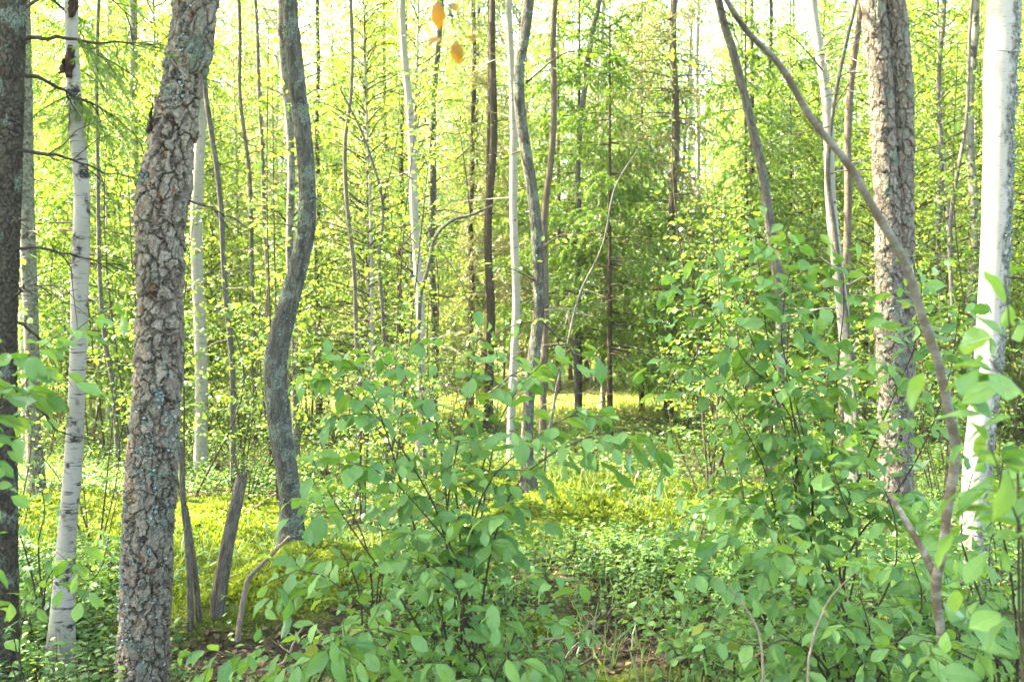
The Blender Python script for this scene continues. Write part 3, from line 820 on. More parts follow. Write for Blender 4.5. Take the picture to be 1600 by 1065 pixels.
# the big flaky trunk
tF, SF, bF = trunk_tree("willow_tree", "tree", "thick flaky-barked trunk with blue-grey lichen, kinked at mid height, largest on the left", [(222, 1065, 80), (229, 900, 84), (240, 720, 84), (248, 560, 77), (250, 450, 76), (250, 360, 80), (257, 300, 88), (272, 215, 72), (290, 100, 67), (307, -10, 72)], 4.0, 'flaky', 'aspen', 12, fine=0.0065, flare=1.15, bump=0.035, wk=0.84)
def lichen_on(S, base, t, spots, n, seed, size=0.012, dens_noise=0.1):
    """small curled lichen flakes standing off the bark in patches"""
    rng = np.random.default_rng(seed)
    a = Acc()
    P, X, Z = [], [], []
    for (z0, z1, az0, az1, k) in spots:
        zz = rng.normal((z0 + z1) / 2, (z1 - z0) / 4, k); th = rng.normal((az0 + az1) / 2, (az1 - az0) / 4, k)
        ok = snoise(zz * 4, th, 7, seed % 5) > dens_noise
        zz, th = zz[ok], th[ok]
        i = np.clip(np.searchsorted(S[:, 2], zz), 1, len(S) - 1)
        c = S[i, :3]; r = S[i, 3]
        nn = np.stack([np.cos(th), np.sin(th), 0 * th], 1)
        q = c + nn * (r * 1.02)[:, None]; q[:, 2] = zz
        P.append(q - base); Z.append(nn + rng.normal(0, 0.55, (len(th), 3))); X.append(rng.normal(0, 1, (len(th), 3)))
    P = np.vstack(P)
    place(a, LICH, P, np.vstack(X), np.vstack(Z), size * rng.uniform(0.5, 1.6, len(P)), rng)
    o = link("lichen", a.mesh("lichen_flakes", [M['lichen']], smooth=False), t)
    o["kind"] = "stuff"
_lf = np.array([[0, 0, 0], [.5, -.45, .25], [1, 0, .35], [.5, .45, .2], [0.5, 0, 0.05]])
LICH = [(_lf, np.array([[0, 1, 4], [1, 2, 4], [2, 3, 4], [3, 0, 4]]), np.full((5, 3), 0.5))]
PI = math.pi
lichen_on(SF, bF, tF, [(2.15, 2.45, PI * 1.0, PI * 1.35, 900), (0.0, 1.3, PI * 1.0, PI * 1.9, 3200), (2.6, 3.2, PI * 1.1, PI * 1.7, 700), (1.0, 1.5, PI * 1.35, PI * 1.95, 700), (0.2, 1.2, PI * .95, PI * 1.25, 1500)], 0, 31)

# stub on its left side and thin dry boughs to the right
dead_branch(rg, tF, bF, [at(283, 310, 4.0), at(330, 325, 4.1), at(370, 340, 4.3)], 0.006, 6, "bough", 'twig', 0.2)
dead_branch(rg, tF, bF, [at(232, 205, 3.95), at(238, 188, 3.9), at(246, 172, 3.85)], 0.016, 3, "bough", 'twig', 0.08)

tW, SW, bW = trunk_tree("willow_tree", "tree", "S-curved grey lichened trunk standing on a mossy mound", [(458, 868, 48), (455, 800, 42), (449, 740, 40), (438, 670, 43), (432, 600, 43), (433, 550, 42), (447, 490, 39), (465, 420, 35), (478, 360, 34), (480, 290, 31), (474, 210, 31), (464, 130, 30), (456, 50, 28), (452, 0, 27)], 5.6, 'willow', 'aspen', 12, fine=0.008, flare=1.35, bump=0.04, wk=0.8)
lichen_on(SW, bW, tW, [(0.4, 3.2, PI * .9, PI * 2.0, 3500)], 0, 32, 0.010, 0.15)

# double pine trunk to the right
tP, SP, bP = trunk_tree("pine_tree", "tree", "double flaky reddish trunk, two stems grown together, thickest on the right", [(1403, 815, 52), (1399, 700, 50), (1393, 560, 46), (1389, 450, 42), (1387, 340, 40), (1382, 250, 38), (1377, 150, 37), (1371, 60, 37), (1364, 0, 38)], 7.1, 'flaky_warm', 'pine', 13, fine=0.010, flare=1.3, bump=0.03)
def second_stem():
    a = Acc()
    pts = [(1410, 760, 30), (1412, 600, 33), (1412, 420, 33), (1411, 340, 33), (1412, 250, 32), (1410, 150, 33), (1404, 60, 34), (1398, 0, 34), (1392, -150, 30), (1384, -500, 20)]
    Q = np.array([[*at(px, py, 7.12), w / FPX * 7.12 / 2 * 0.92] for px, py, w in pts])
    S = spline(Q, 500)
    tube(a, S[:, :3] - bP, S[:, 3], 60, 0, bump=0.03, rng=np.random.default_rng(8))
    link("second_trunk", a.mesh("second_trunk", [M['flaky_warm']]), tP)
second_stem()
lichen_on(SP, bP, tP, [(0.3, 2.6, PI * 1.0, PI * 2.0, 2200)], 0, 33, 0.014, 0.1)

# bright birch at the right edge
tR, SR, bR = trunk_tree("birch_tree", "tree", "thick bright white birch with a grey lichened side, close to the right edge", [(1522, 850, 48), (1530, 700, 46), (1545, 560, 46), (1555, 400, 46), (1559, 250, 47), (1564, 100, 52), (1570, 0, 54)], 5.6, 'birch_side', 'birch', 13, fine=0.012, flare=1.3, bump=0.03)
lichen_on(SR, bR, tR, [(1.2, 4.0, PI * 1.55, PI * 1.95, 2600)], 0, 34, 0.013, 0.0)

# ------------------------------------------------------------------ slimmer trees further back
TR = [
 # name, label, points, depth, bark, crown, H
 ("birch_tree", "slim white birch emerging just right of the big flaky trunk, hidden behind it above", [(313, 705, 22), (311, 560, 21), (309, 400, 20), (312, 250, 19), (318, 0, 17)], 10.0, 'birch', 'birch', 17),
 ("birch_tree", "thin pale birch in the gap left of the big flaky trunk", [(205, 700, 12), (208, 500, 13), (207, 330, 14), (205, 150, 13), (202, 0, 13)], 15.0, 'birch_old', 'birch', 15),
 ("alder_tree", "thin grey wavering stem right of the slim birch beside the big flaky trunk", [(366, 735, 11), (362, 620, 10), (353, 480, 10), (340, 330, 9), (326, 200, 9), (316, 120, 8), (305, 0, 8)], 9.0, 'grey', 'alder', 10),
 ("birch_tree", "tan birch running up just behind the S-curved trunk, left of it above", [(462, 680, 12), (459, 560, 13), (452, 400, 13), (449, 250, 13), (444, 120, 13), (438, 0, 13)], 12.0, 'birch_old', 'birch', 14),
 ("alder_tree", "very thin pale stem left of the S-curved trunk, nearer to it of two", [(424, 600, 7), (420, 450, 7), (412, 330, 7), (408, 200, 6), (402, 80, 6), (396, 0, 6)], 13.0, 'alder', 'alder', 12),
 ("alder_tree", "very thin grey stem left of the S-curved trunk, farther from it of two", [(398, 640, 7), (396, 500, 7), (388, 300, 7), (378, 150, 6), (370, 0, 6)], 14.0, 'grey', 'alder', 12),
 ("birch_tree", "clean white slender birch standing alone left of the middle", [(656, 700, 16), (657, 600, 15), (655, 480, 15), (648, 330, 15), (641, 180, 14), (634, 80, 13), (627, 0, 12)], 11.0, 'birch_clean', 'birch', 14),
 ("alder_tree", "grey straight trunk right of the clean white slender birch", [(678, 600, 12), (677, 430, 12), (677, 250, 11), (683, 130, 10), (690, 0, 9)], 16.0, 'grey', 'aspen', 15),
 ("spruce_tree", "thin brown conifer trunk just left of the clean white slender birch", [(629, 640, 9), (628, 440, 9), (628, 250, 8), (630, 0, 8)], 17.0, 'dark', 'spruce', 14),
 ("spruce_tree", "dark brown conifer trunk with dead boughs, right of the clean white slender birch", [(763, 650, 16), (765, 500, 15), (767, 350, 14), (769, 200, 13), (771, 60, 12), (772, 0, 11)], 14.5, 'dark', 'spruce', 15),
 ("birch_tree", "pale birch touching the left side of the grey lichened middle trunk", [(800, 660, 14), (803, 500, 14), (806, 330, 14), (805, 170, 13), (800, 60, 12), (796, 0, 12)], 10.5, 'birch', 'birch', 14),
 ("alder_tree", "grey lichened crooked trunk on the mossy hummock at the middle", [(827, 792, 24), (824, 700, 21), (829, 610, 20), (840, 500, 20), (837, 410, 20), (832, 290, 19), (823, 170, 18), (822, 90, 18), (827, 0, 18)], 7.3, 'willow', 'aspen', 12),
 ("alder_tree", "tan thin trunk just right of the grey lichened middle trunk", [(848, 665, 13), (850, 500, 12), (852, 350, 12), (859, 230, 11), (865, 120, 11), (869, 0, 10)], 11.5, 'sunpine', 'aspen', 13),
 ("alder_tree", "leaning grey trunk high up above the dark young spruces", [(902, 640, 10), (903, 400, 10), (908, 200, 10), (918, 110, 10), (930, 40, 10), (938, 0, 10)], 15.5, 'grey', 'aspen', 14),
 ("birch_tree", "faint white birch behind the dark young spruces", [(942, 640, 9), (941, 420, 9), (939, 200, 9), (941, 0, 8)], 19.0, 'birch_clean', 'birch', 16),
 ("larch_tree", "tall sunlit conifer with pale drooping boughs at the right of the young spruces", [(1045, 630, 16), (1047, 480, 15), (1050, 300, 14), (1051, 150, 13), (1053, 0, 12)], 17.0, 'sunpine', None, 16),
 ("alder_tree", "dark trunk leaning to the left, under the top of the arching stem", [(1218, 640, 19), (1210, 470, 18), (1199, 350, 17), (1188, 260, 16), (1168, 170, 15), (1146, 80, 14), (1124, 0, 13)], 10.0, 'grey', 'aspen', 12),
 ("spruce_tree", "thin dark conifer pole right beside the left-leaning dark trunk", [(1206, 650, 8), (1203, 480, 8), (1202, 300, 7), (1202, 0, 6)], 17.5, 'dark', 'spruce', 14),
 ("birch_tree", "sunlit white birch left of the double flaky trunk", [(1332, 680, 24), (1320, 560, 22), (1309, 430, 20), (1299, 290, 18), (1294, 160, 17), (1284, 60, 16), (1276, -20, 16)], 8.6, 'birch', 'birch', 13),
 ("alder_tree", "thin grey crooked stem winding in front of the sunlit birch left of the double trunk", [(1338, 660, 9), (1326, 520, 9), (1315, 430, 9), (1304, 350, 9), (1294, 270, 8), (1300, 190, 7), (1311, 120, 7), (1330, 40, 6), (1340, 0, 6)], 8.2, 'grey', 'alder', 9),
 ("alder_tree", "grey-brown trunk between the sunlit birch and the double flaky trunk", [(1316, 640, 13), (1317, 400, 13), (1320, 250, 13), (1329, 150, 12), (1335, 60, 11), (1338, 0, 11)], 11.0, 'sunpine', 'aspen', 13),
 ("alder_tree", "thin twin-like grey stem right of the double flaky trunk", [(1474, 640, 9), (1471, 450, 9), (1470, 300, 8), (1472, 150, 7), (1476, 0, 6)], 13.0, 'grey', 'alder', 12),
 ("alder_tree", "thin grey stem curving right, midway between the double trunk and the right birch", [(1487, 640, 7), (1488, 450, 7), (1492, 300, 7), (1508, 180, 6), (1514, 60, 6), (1520, 0, 5)], 12.0, 'grey', 'alder', 11),
 ("birch_tree", "mottled birch close behind the left side of the thick right birch", [(1521, 640, 15), (1519, 430, 15), (1517, 250, 14), (1520, 100, 13), (1522, 0, 13)], 13.0, 'birch_old', 'birch', 14),
 ("alder_tree", "slender grey stem with forked top left of the clean white birch", [(558, 560, 8), (550, 420, 7), (541, 300, 7), (538, 220, 7), (546, 140, 6), (549, 0, 6)], 12.0, 'alder', 'alder', 10),
 ("alder_tree", "dark thin stem forking high, nearer to the clean white birch on its left", [(603, 640, 6), (598, 500, 6), (596, 400, 5), (597, 310, 5), (580, 250, 4), (560, 190, 3.5), (530, 140, 2)], 10.0, 'grey', None, 3.0),
 ("alder_tree", "crooked grey stem bending right in front of the clean white birch", [(660, 640, 7), (655, 520, 7), (662, 440, 7), (678, 380, 6), (705, 345, 6), (735, 335, 5), (768, 320, 2)], 9.5, 'grey', None, 2.5),
 ("alder_tree", "long pale sapling leaning right across the dark young spruces", [(856, 680, 5), (868, 620, 5), (885, 540, 4), (905, 460, 4), (933, 400, 3), (950, 350, 3), (968, 280, 2.5), (1000, 230, 1.5)], 9.0, 'alder', None, 3.2),
 ("spruce_tree", "dark pole-like conifer trunk left in the gap between the S-curved trunk and the white birch", [(500, 660, 9), (497, 450, 8), (496, 200, 8), (496, 0, 7)], 19.0, 'dark', 'spruce', 15),
 ("birch_tree", "thin white birch pole far behind, left of the slim birch by the big trunk", [(172, 700, 10), (171, 500, 10), (170, 300, 9), (166, 0, 8)], 17.0, 'birch', 'birch', 15),
 ("alder_tree", "grey stem low behind the scarred birch, bowed to the left", [(188, 760, 9), (182, 680, 9), (176, 600, 8), (160, 520, 8), (150, 420, 7), (148, 200, 6), (150, 0, 6)], 9.5, 'grey', 'alder', 10),
 ("spruce_tree", "brown conifer trunk deep in shade, just left of the dark brown conifer with dead boughs", [(735, 655, 11), (736, 450, 10), (738, 250, 9), (739, 0, 8)], 19.0, 'dark', 'spruce', 16),
 ("birch_tree", "pale thin birch between the left-leaning dark trunk and the tall sunlit conifer", [(1098, 640, 9), (1096, 450, 9), (1092, 250, 8), (1090, 0, 8)], 21.0, 'birch', 'birch', 17),
]
for nm, lab, pts, d, bark, crown, H in TR:
    trunk_tree(nm, "tree", lab, pts, d, bark, crown, H, dy=rg.normal(0, 0.01), cz=11 if H == 17 and d < 12 else None)

# boughs of the forked and bending stems
def sprays(label, pts_list, leaf=0.055, name="bough", bark='twig', lmat='leaf_mid', tl=0.35, every=0.10, gap=0.045, tpl=MID, r0=0.008, t0=0.15):
    S, base, t = PATHS[label]
    for pts in pts_list:
        rng = np.random.default_rng(int(pts[0][0] * 3 + pts[-1][1]))
        w, l = Acc(), Acc()
        P = spline([at(*p) for p in pts], 12) - base
        leafy_stem(rng, w, l, P, r0, r0 * 0.3, tpl, leaf, gap, tl, every, t0, 5, 0.4)
        o = link(name, w.mesh("bough", [M[bark]]), t)
        link("leaves", l.mesh("bough_leaves", [M[lmat]]), o)
sprays("dark thin stem forking high, nearer to the clean white birch on its left", [[(597, 320, 10), (620, 220, 9.8), (625, 120, 9.8)], [(598, 420, 10), (640, 370, 9.7), (690, 300, 9.5)], [(560, 190, 10), (500, 160, 10), (470, 180, 9.9)]])
sprays("crooked grey stem bending right in front of the clean white birch", [[(735, 335, 9.5), (725, 250, 9.4), (712, 190, 9.4), (670, 120, 9.3)], [(712, 250, 9.4), (745, 215, 9.3), (760, 150, 9.2)], [(680, 380, 9.5), (720, 440, 9.3), (745, 520, 9.2)], [(660, 450, 9.5), (620, 400, 9.3), (560, 385, 9.2)]])
sprays("grey lichened crooked trunk on the mossy hummock at the middle", [[(837, 400, 7.3), (870, 370, 7.1), (900, 365, 6.9)], [(822, 130, 7.3), (870, 90, 6.9), (905, 80, 6.7), (980, 90, 6.6)], [(838, 440, 7.3), (800, 420, 7), (770, 415, 6.9)], [(840, 500, 7.3), (800, 510, 7.0), (765, 540, 6.9)]], 0.06)
sprays("clean white slender birch standing alone left of the middle", [[(645, 280, 11), (600, 250, 10.6), (560, 210, 10.4), (545, 180, 10.3)], [(641, 180, 11), (690, 120, 10.6), (700, 60, 10.5)], [(650, 380, 11), (610, 345, 10.7), (560, 330, 10.5)]], 0.055)
sprays("S-curved grey lichened trunk standing on a mossy mound", [[(480, 300, 5.6), (520, 330, 5.5), (560, 370, 5.4)], [(478, 360, 5.6), (440, 350, 5.5), (380, 350, 5.4)]], 0.045, tl=0.18, r0=0.005)
sprays("left-leaning", []) if "left-leaning" in PATHS else None
sprays("sunlit white birch left of the double flaky trunk", [[(1294, 120, 8.6), (1240, 60, 8.2), (1190, 40, 8.0)], [(1296, 180, 8.6), (1340, 120, 8.2), (1400, 130, 8.0)]], 0.055)

# ------------------------------------------------------------------ spruces and background trees (copies share their meshes)
def tree_proto(name, cat, label, trunk_mesh, crown_mesh, group, crown_name="crown"):
    t = thing(name, label, cat, (0, 0, -50), group)
    link("trunk", trunk_mesh, t)
    link(crown_name, crown_mesh, t)
    return t
def trunk_mesh(seed, H, r, bark, lean=0.25):
    rng = np.random.default_rng(seed)
    a = Acc()
    P = spline([[0, 0, -0.2], [rng.normal(0, lean * .3), rng.normal(0, lean * .3), H * 0.35], [0, 0, H * 0.7], [0, 0, H]], 24)
    rad = r * (1 - np.linspace(0, 1, 24) * 0.88); rad[0] *= 1.4
    tube(a, P, rad, 8, 0, bump=0.05, rng=rng)
    return a.mesh("trunk", [M[bark]])
def dup(src, x, y, s=1.0, rz=0.0, label=None, sz=None, tilt=(0, 0)):
    r = src.copy(); col.objects.link(r)
    r.location = (x, y, float(ground_h(x, y))); r.rotation_euler = (tilt[0], tilt[1], rz); r.scale = (s, s, sz or s)
    if label: r["label"] = label
    for ch in src.children:
        c = ch.copy(); col.objects.link(c); c.parent = r
        for g in ch.children:
            e = g.copy(); col.objects.link(e); e.parent = c
    return r
def discard(o):
    for c in list(o.children): discard(c)
    bpy.data.objects.remove(o)

SP_YOUNG = tree_proto("spruce_tree", "tree", "x", trunk_mesh(1, 7.6, 0.055, 'dark', 0.05), spruce_crown(21, 7.6, 1.45, 1.95, gap=0.52, per=5, every=0.085, dens=130, dead_to=0.5, hang=0.6, twig=0.36, nmat='needle_young'), None)
SP_TALL = tree_proto("spruce_tree", "tree", "x", trunk_mesh(2, 16, 0.12, 'dark', 0.08), spruce_crown(22, 16, 3.0, 2.1, hang=0.7, gap=0.42, per=5, every=0.12, dens=75, dead_to=0.6), "spruces in the wood behind the clearing")
SP_PALE = tree_proto("larch_tree", "tree", "x", trunk_mesh(3, 15, 0.10, 'sunpine', 0.08), spruce_crown(23, 15, 1.6, 2.0, hang=0.9, gap=0.40, per=5, every=0.11, dens=75, nmat='needle_sun', bark='sunpine', dead_to=0.6), "pale conifers in the wood behind the clearing")
SP_SMALL = tree_proto("spruce_tree", "tree", "x", trunk_mesh(4, 2.6, 0.022, 'dark', 0.02), spruce_crown(24, 2.6, 0.25, 0.75, gap=0.2, per=5, every=0.07, dens=130, needle=0.03, twig=0.2), None)

def by_px(px, d):
    return (px - 800) / FPX * d, d
dup(SP_YOUNG, *by_px(953, 14.5), 1.0, 0.5, "dark green young spruce at the sunny clearing, right one of two at the middle")
dup(SP_YOUNG, *by_px(905, 16.5), 1.2, 2.1, "dark young spruce behind the grey lichened middle trunk, left one of two at the clearing")
dup(SP_TALL, *by_px(872, 24), 0.8, 1.0, "tall dark spruce rising behind the grey lichened middle trunk")
dup(SP_TALL, *by_px(1175, 19.5), 0.8, 3.0, "dark bushy spruce behind the left-leaning dark trunk")
dup(SP_TALL, *by_px(1240, 22), 0.8, 4.0, "dark spruce filling the gap left of the sunlit birch by the double trunk")
dup(SP_PALE, *by_px(765, 18.5), 0.8, 5.0, "drooping spruce behind the dark brown conifer trunk with dead boughs")
dup(SP_PALE, *by_px(600, 19), 0.8, 0.3, "yellowish drooping spruce behind the clean white slender birch")
dup(SP_YOUNG, *by_px(1003, 18.5), 1.25, 3.3, "taller green spruce behind the two young spruces, on the right of them")
dup(SP_YOUNG, *by_px(1165, 14.5), 1.0, 4.4, "green young spruce behind the top of the tall right shrub, beside the left-leaning dark trunk")
dup(SP_YOUNG, *by_px(1235, 17), 1.1, 5.5, "green young spruce between the left-leaning dark trunk and the sunlit birch")
dup(SP_YOUNG, *by_px(120, 11), 0.9, 1.3, "young spruce behind the scarred birch, its boughs fanned at the upper left")
dup(SP_SMALL, *by_px(1075, 14.8), 0.9, 2.0, "small dark spruce sapling at the right rim of the sunny clearing")
# the boughs of the sunlit larch
_, _, tL = PATHS["tall sunlit conifer with pale drooping boughs at the right of the young spruces"]
cL = link("crown", SP_PALE.children[1].data if SP_PALE.children[1].name.startswith("crown") else SP_PALE.children[0].data, tL)
cL.rotation_euler = (0, 0, 1.0)

DEC = []
for k, (bk_, cr, H, r, c0, g, nm) in enumerate([
        ('birch', leaf_crown(41, 14.5, 2.4, 120, 0.095, 0.048, sag=0.4, up=0.55, base_wide=1.0, twigs=10), 16, 0.085, 1.3, "birches in the wood behind the clearing", "birch_tree"),
        ('grey', leaf_crown(42, 12.5, 2.7, 110, 0.105, 0.052, sag=0.2, up=0.5, base_wide=1.0, twigs=10), 14, 0.075, 1.5, "leafy aspens in the wood behind the clearing", "aspen_tree"),
        ('alder', leaf_crown(43, 7.6, 1.8, 90, 0.074, 0.037, sag=0.25, up=0.6, base_wide=1.1, twigs=9), 8.2, 0.040, 0.6, "slender leafy saplings under the taller trees", "sapling_tree"),
        ('birch_clean', leaf_crown(44, 8.6, 1.6, 85, 0.068, 0.037, sag=0.35, up=0.6, base_wide=1.0, twigs=9), 9.5, 0.045, 0.9, "slender leafy saplings under the taller trees", "birch_tree")]):
    t = thing(nm, "x", "tree", (0, 0, -50), g)
    link("trunk", trunk_mesh(50 + k, H, r, bk_), t)
    link("crown", cr, t, (0, 0, c0))
    DEC.append(t)
BIRCH, ASPEN, SAPL, BSAP = DEC

FAR_LABEL = {id(BIRCH): "sunlit yellow-green birch deep in the wood behind the clearing", id(ASPEN): "sunlit leafy aspen deep in the wood behind the clearing",
             id(SP_TALL): "tall drooping spruce deep in the wood behind the clearing", id(SP_PALE): "pale sunlit conifer deep in the wood behind the clearing",
             id(SAPL): "slender leafy sapling in the sunny thicket under the taller trees", id(BSAP): "slender white-stemmed birch sapling in the sunny thicket under the taller trees"}
rb = np.random.default_rng(2024)
placed = []
def scatter(src, n, dlo, dhi, pxlo, pxhi, smin, smax, sep=1.0, avoid=True):
    k = 0; tries = 0
    while k < n and tries < n * 60:
        tries += 1
        d = dlo + (dhi - dlo) * rb.random() ** 0.8; px = rb.uniform(pxlo, pxhi)
        x, y = by_px(px, d)
        if avoid and ((770 < px < 1190 and d < 21) or (770 < px < 1120 and d < 25) or (300 < px < 800 and 17.5 < d < 25) or (640 < px < 790 and d < 19)): continue
        if any((x - a) ** 2 + (y - b) ** 2 < sep ** 2 for a, b in placed): continue
        placed.append((x, y)); s = rb.uniform(smin, smax)
        dup(src, x, y, s, rb.uniform(0, 6.28), FAR_LABEL[id(src)], s * rb.uniform(0.9, 1.15), (rb.normal(0, 0.025), rb.normal(0, 0.025)))
        k += 1
scatter(SP_TALL, 12, 27, 44, -150, 1750, 0.75, 1.15, 1.6)
scatter(SP_PALE, 20, 25, 44, -100, 1750, 0.8, 1.15, 1.8)
scatter(BIRCH, 42, 27, 48, -200, 1800, 0.95, 1.35, 1.2)
scatter(ASPEN, 42, 27, 48, -200, 1800, 0.95, 1.35, 1.2)
scatter(SAPL, 72, 12.5, 28, -150, 1750, 0.7, 1.2, 0.7)
scatter(BSAP, 60, 13, 28, -150, 1750, 0.7, 1.2, 0.7)

# unseen trees added left of and behind the camera, to shade the foreground
SHADE = [(ASPEN, -4.6, 5.0, 1.0), (BIRCH, -7.0, 6.0, 1.0), (ASPEN, -9.2, 5.4, 1.05), (ASPEN, -6.4, 3.4, 0.95), (BIRCH, -5.3, 6.9, 0.95), (ASPEN, -3.7, 3.3, 0.9), (BIRCH, -9.0, 2.4, 1.0), (SP_TALL, -12.0, 4.0, 1.0), (ASPEN, -6.0, 0.6, 0.95), (BIRCH, -3.0, -2.5, 0.9)]
for k, (src, x, y, s) in enumerate(SHADE):
    r = dup(src, x, y, s, k * 1.7, "unseen tall tree added left of the camera to shade the near shrubs", s * 1.1)
    r["group"] = "added shade trees left of the camera"
    for c in r.children:
        if c.name.startswith("crown") and src is not SP_TALL: c.location.z += 4.0; c.scale.z = 0.72
for p in (SP_YOUNG, SP_TALL, SP_PALE, SP_SMALL, *DEC): discard(p)

# the far wood, one mass behind the trees one can tell apart
def far_wood():
    rng = np.random.default_rng(8)
    a = Acc()
    n = 130000
    ang = rng.uniform(-0.75, 0.75, n); d = rng.uniform(48, 70, n)
    x, y = d * np.sin(ang), d * np.cos(ang)
    top = 22 + 5 * snoise(x, y, 0.35, 6) + 2 * snoise(x, y, 1.1, 7)
    z = top * rng.random(n) ** 0.8
    P = np.stack([x, y, z], 1) + rng.normal(0, 0.3, (n, 3))
    keep = snoise(x * 1.0 + z * 0.7, y + z * .4, 1.2, 8) > -0.5
    P = P[keep]
    place(a, SMALL, P, rng.normal(0, 1, P.shape), UP + rng.normal(0, .8, P.shape), rng.uniform(0.16, 0.36, len(P)), rng)
    for k in range(90):
        an = rng.uniform(-0.75, 0.75); dd = rng.uniform(47, 60)
        xx, yy = dd * math.sin(an), dd * math.cos(an)
        tube(a, np.array([[xx, yy, 0], [xx + rng.normal(0, .2), yy, 7], [xx + rng.normal(0, .4), yy, 15]]), [0.14, 0.11, 0.04], 6, 1)
    tag(link("far_wood", a.mesh("far_wood", [M['leaf_far'], M['grey']], smooth=False)), kind='stuff')
far_wood()
print("trees ready")

# ------------------------------------------------------------------ shrubs of the understory
US = []
for k, (H, sp, ns, lf, lm, tl, ev) in enumerate([(2.6, 0.9, 6, 0.055, 'leaf_mid', 0.45, 0.11), (1.7, 0.8, 6, 0.050, 'leaf_mid', 0.36, 0.10), (3.4, 1.2, 7, 0.085, 'leaf_far', 0.55, 0.10), (1.0, 0.6, 7, 0.045, 'leaf_mid', 0.28, 0.08)]):
    w, l = shrub_meshes(60 + k, H, sp, ns, lf, 0.045, MID if k != 2 else SMALL, lm, tl, ev)
    t = thing("shrub", "x", "shrub", (0, 0, -50), "leafy shrubs of the understory")
    link("stem", w, t); link("leaves", l, t)
    US.append(t)
def shrub_at(k, px, d, s, label, rz=None):
    x, y = by_px(px, d)
    return dup(US[k], x, y, s, rb.uniform(0, 6.28) if rz is None else rz, label)
shrub_at(0, 560, 7.2, 0.85, "dense dark green shrub right of the S-curved trunk")
shrub_at(1, 625, 6.6, 0.9, "low leafy shrub behind the central shrub, left of the crooked grey stem")
shrub_at(0, 700, 8.2, 0.8, "leafy shrub at the foot of the clean white slender birch")
shrub_at(1, 520, 9.0, 1.0, "small-leaved shrub in the gap behind the S-curved trunk's foot")
shrub_at(1, 1180, 7.6, 1.0, "shrub with sparse stems right of the sunny clearing")
shrub_at(0, 1290, 7.0, 0.8, "leafy shrub at the foot of the sunlit birch left of the double trunk")
shrub_at(0, 1470, 8.0, 0.85, "leafy shrub between the double trunk and the thick right birch")
shrub_at(1, 150, 6.3, 0.8, "shrub low behind the scarred birch and the big flaky trunk")
shrub_at(1, 20, 7.0, 0.9, "shrub low behind the conifer at the left edge")
shrub_at(3, 380, 8.2, 0.8, "knee-high bush beyond the left moss carpet, near the thin wavering stem")
shrub_at(3, 1120, 8.6, 0.9, "knee-high bush right of the bright moss strip")
US_LABEL = ["tall green shrub in the undergrowth beyond the nearer trees", "low green shrub in the undergrowth beyond the nearer trees", "sunlit yellow-green tall shrub at the edge of the far wood", "knee-high green bush in the undergrowth beyond the nearer trees"]
ru = np.random.default_rng(99)
for k, n, dl, dh, s0, s1 in [(0, 12, 9.5, 18, 0.8, 1.2), (1, 12, 9, 17, 0.8, 1.2), (2, 80, 13, 34, 0.7, 1.25), (3, 14, 9, 16, 0.7, 1.2)]:
    c = 0
    while c < n:
        d = ru.uniform(dl, dh); px = ru.uniform(-60, 1660)
        if (770 < px < 1100 and d < 23.5) or (450 < px < 800 and 18 < d < 23): continue
        x, y = by_px(px, d); c += 1
        s = ru.uniform(s0, s1)
        dup(US[k], x, y, s, ru.uniform(0, 6.28), US_LABEL[k], s * ru.uniform(.85, 1.15))
YS = []
for k in range(3):
    w, l = shrub_meshes(70 + k, 4.4 - 0.6 * k, 0.35 + 0.15 * k, 1 + k, 0.062, 0.045, MID, 'leaf_mid', 0.55, 0.13, 0.7, 0.18, r0=0.013)
    t = thing("sapling", "slender leafy sapling with thin grey stem, between the nearer trunks", "sapling", (0, 0, -50), "slender saplings among the nearer trunks")
    link("stem", w, t); link("leaves", l, t); YS.append(t)
c = 0
while c < 44:
    d = ru.uniform(7.5, 14); px = ru.uniform(-40, 1640)
    if 770 < px < 1090 or (px > 1150 and d < 9): continue
    x, y = by_px(px, d); s = ru.uniform(0.75, 1.25)
    dup(YS[c % 3], x, y, s, ru.uniform(0, 6.28), None, s * ru.uniform(.85, 1.2), (ru.normal(0, .06), ru.normal(0, .06))); c += 1
for p in YS: discard(p)
for p in US: discard(p)

# ------------------------------------------------------------------ the near shrubs, stem by stem
def near_shrub(name, label, base, stems, leaf=0.075, gap=0.042, tl=0.36, every=0.085, cat="shrub", r0=0.007, group=None, second=0.5, lmat='leaf_near', t0=0.2, tpl=BIG, bark='stem', droop=0.45, seed=0):
    bx, by_, = base
    bz = float(ground_h(bx, by_))
    b = np.array([bx, by_, bz])
    t = thing(name, label, cat, b, group)
    for k, st in enumerate(stems):
        rng = np.random.default_rng(1000 + seed * 50 + k)
        pts = [np.array([rng.normal(0, 0.02), rng.normal(0, 0.02), -0.05])] + [at(*p) - b for p in st]
        P = spline(pts, 14)
        w, l = Acc(), Acc()
        leafy_stem(rng, w, l, P, r0, r0 * 0.22, tpl, leaf, gap, tl, every, t0, 6, second, droop)
        o = link("stem", w.mesh("shrub_stem", [M[bark]]), t)
        link("leaves", l.mesh("shrub_leaves", [M[lmat]]), o)
    return t

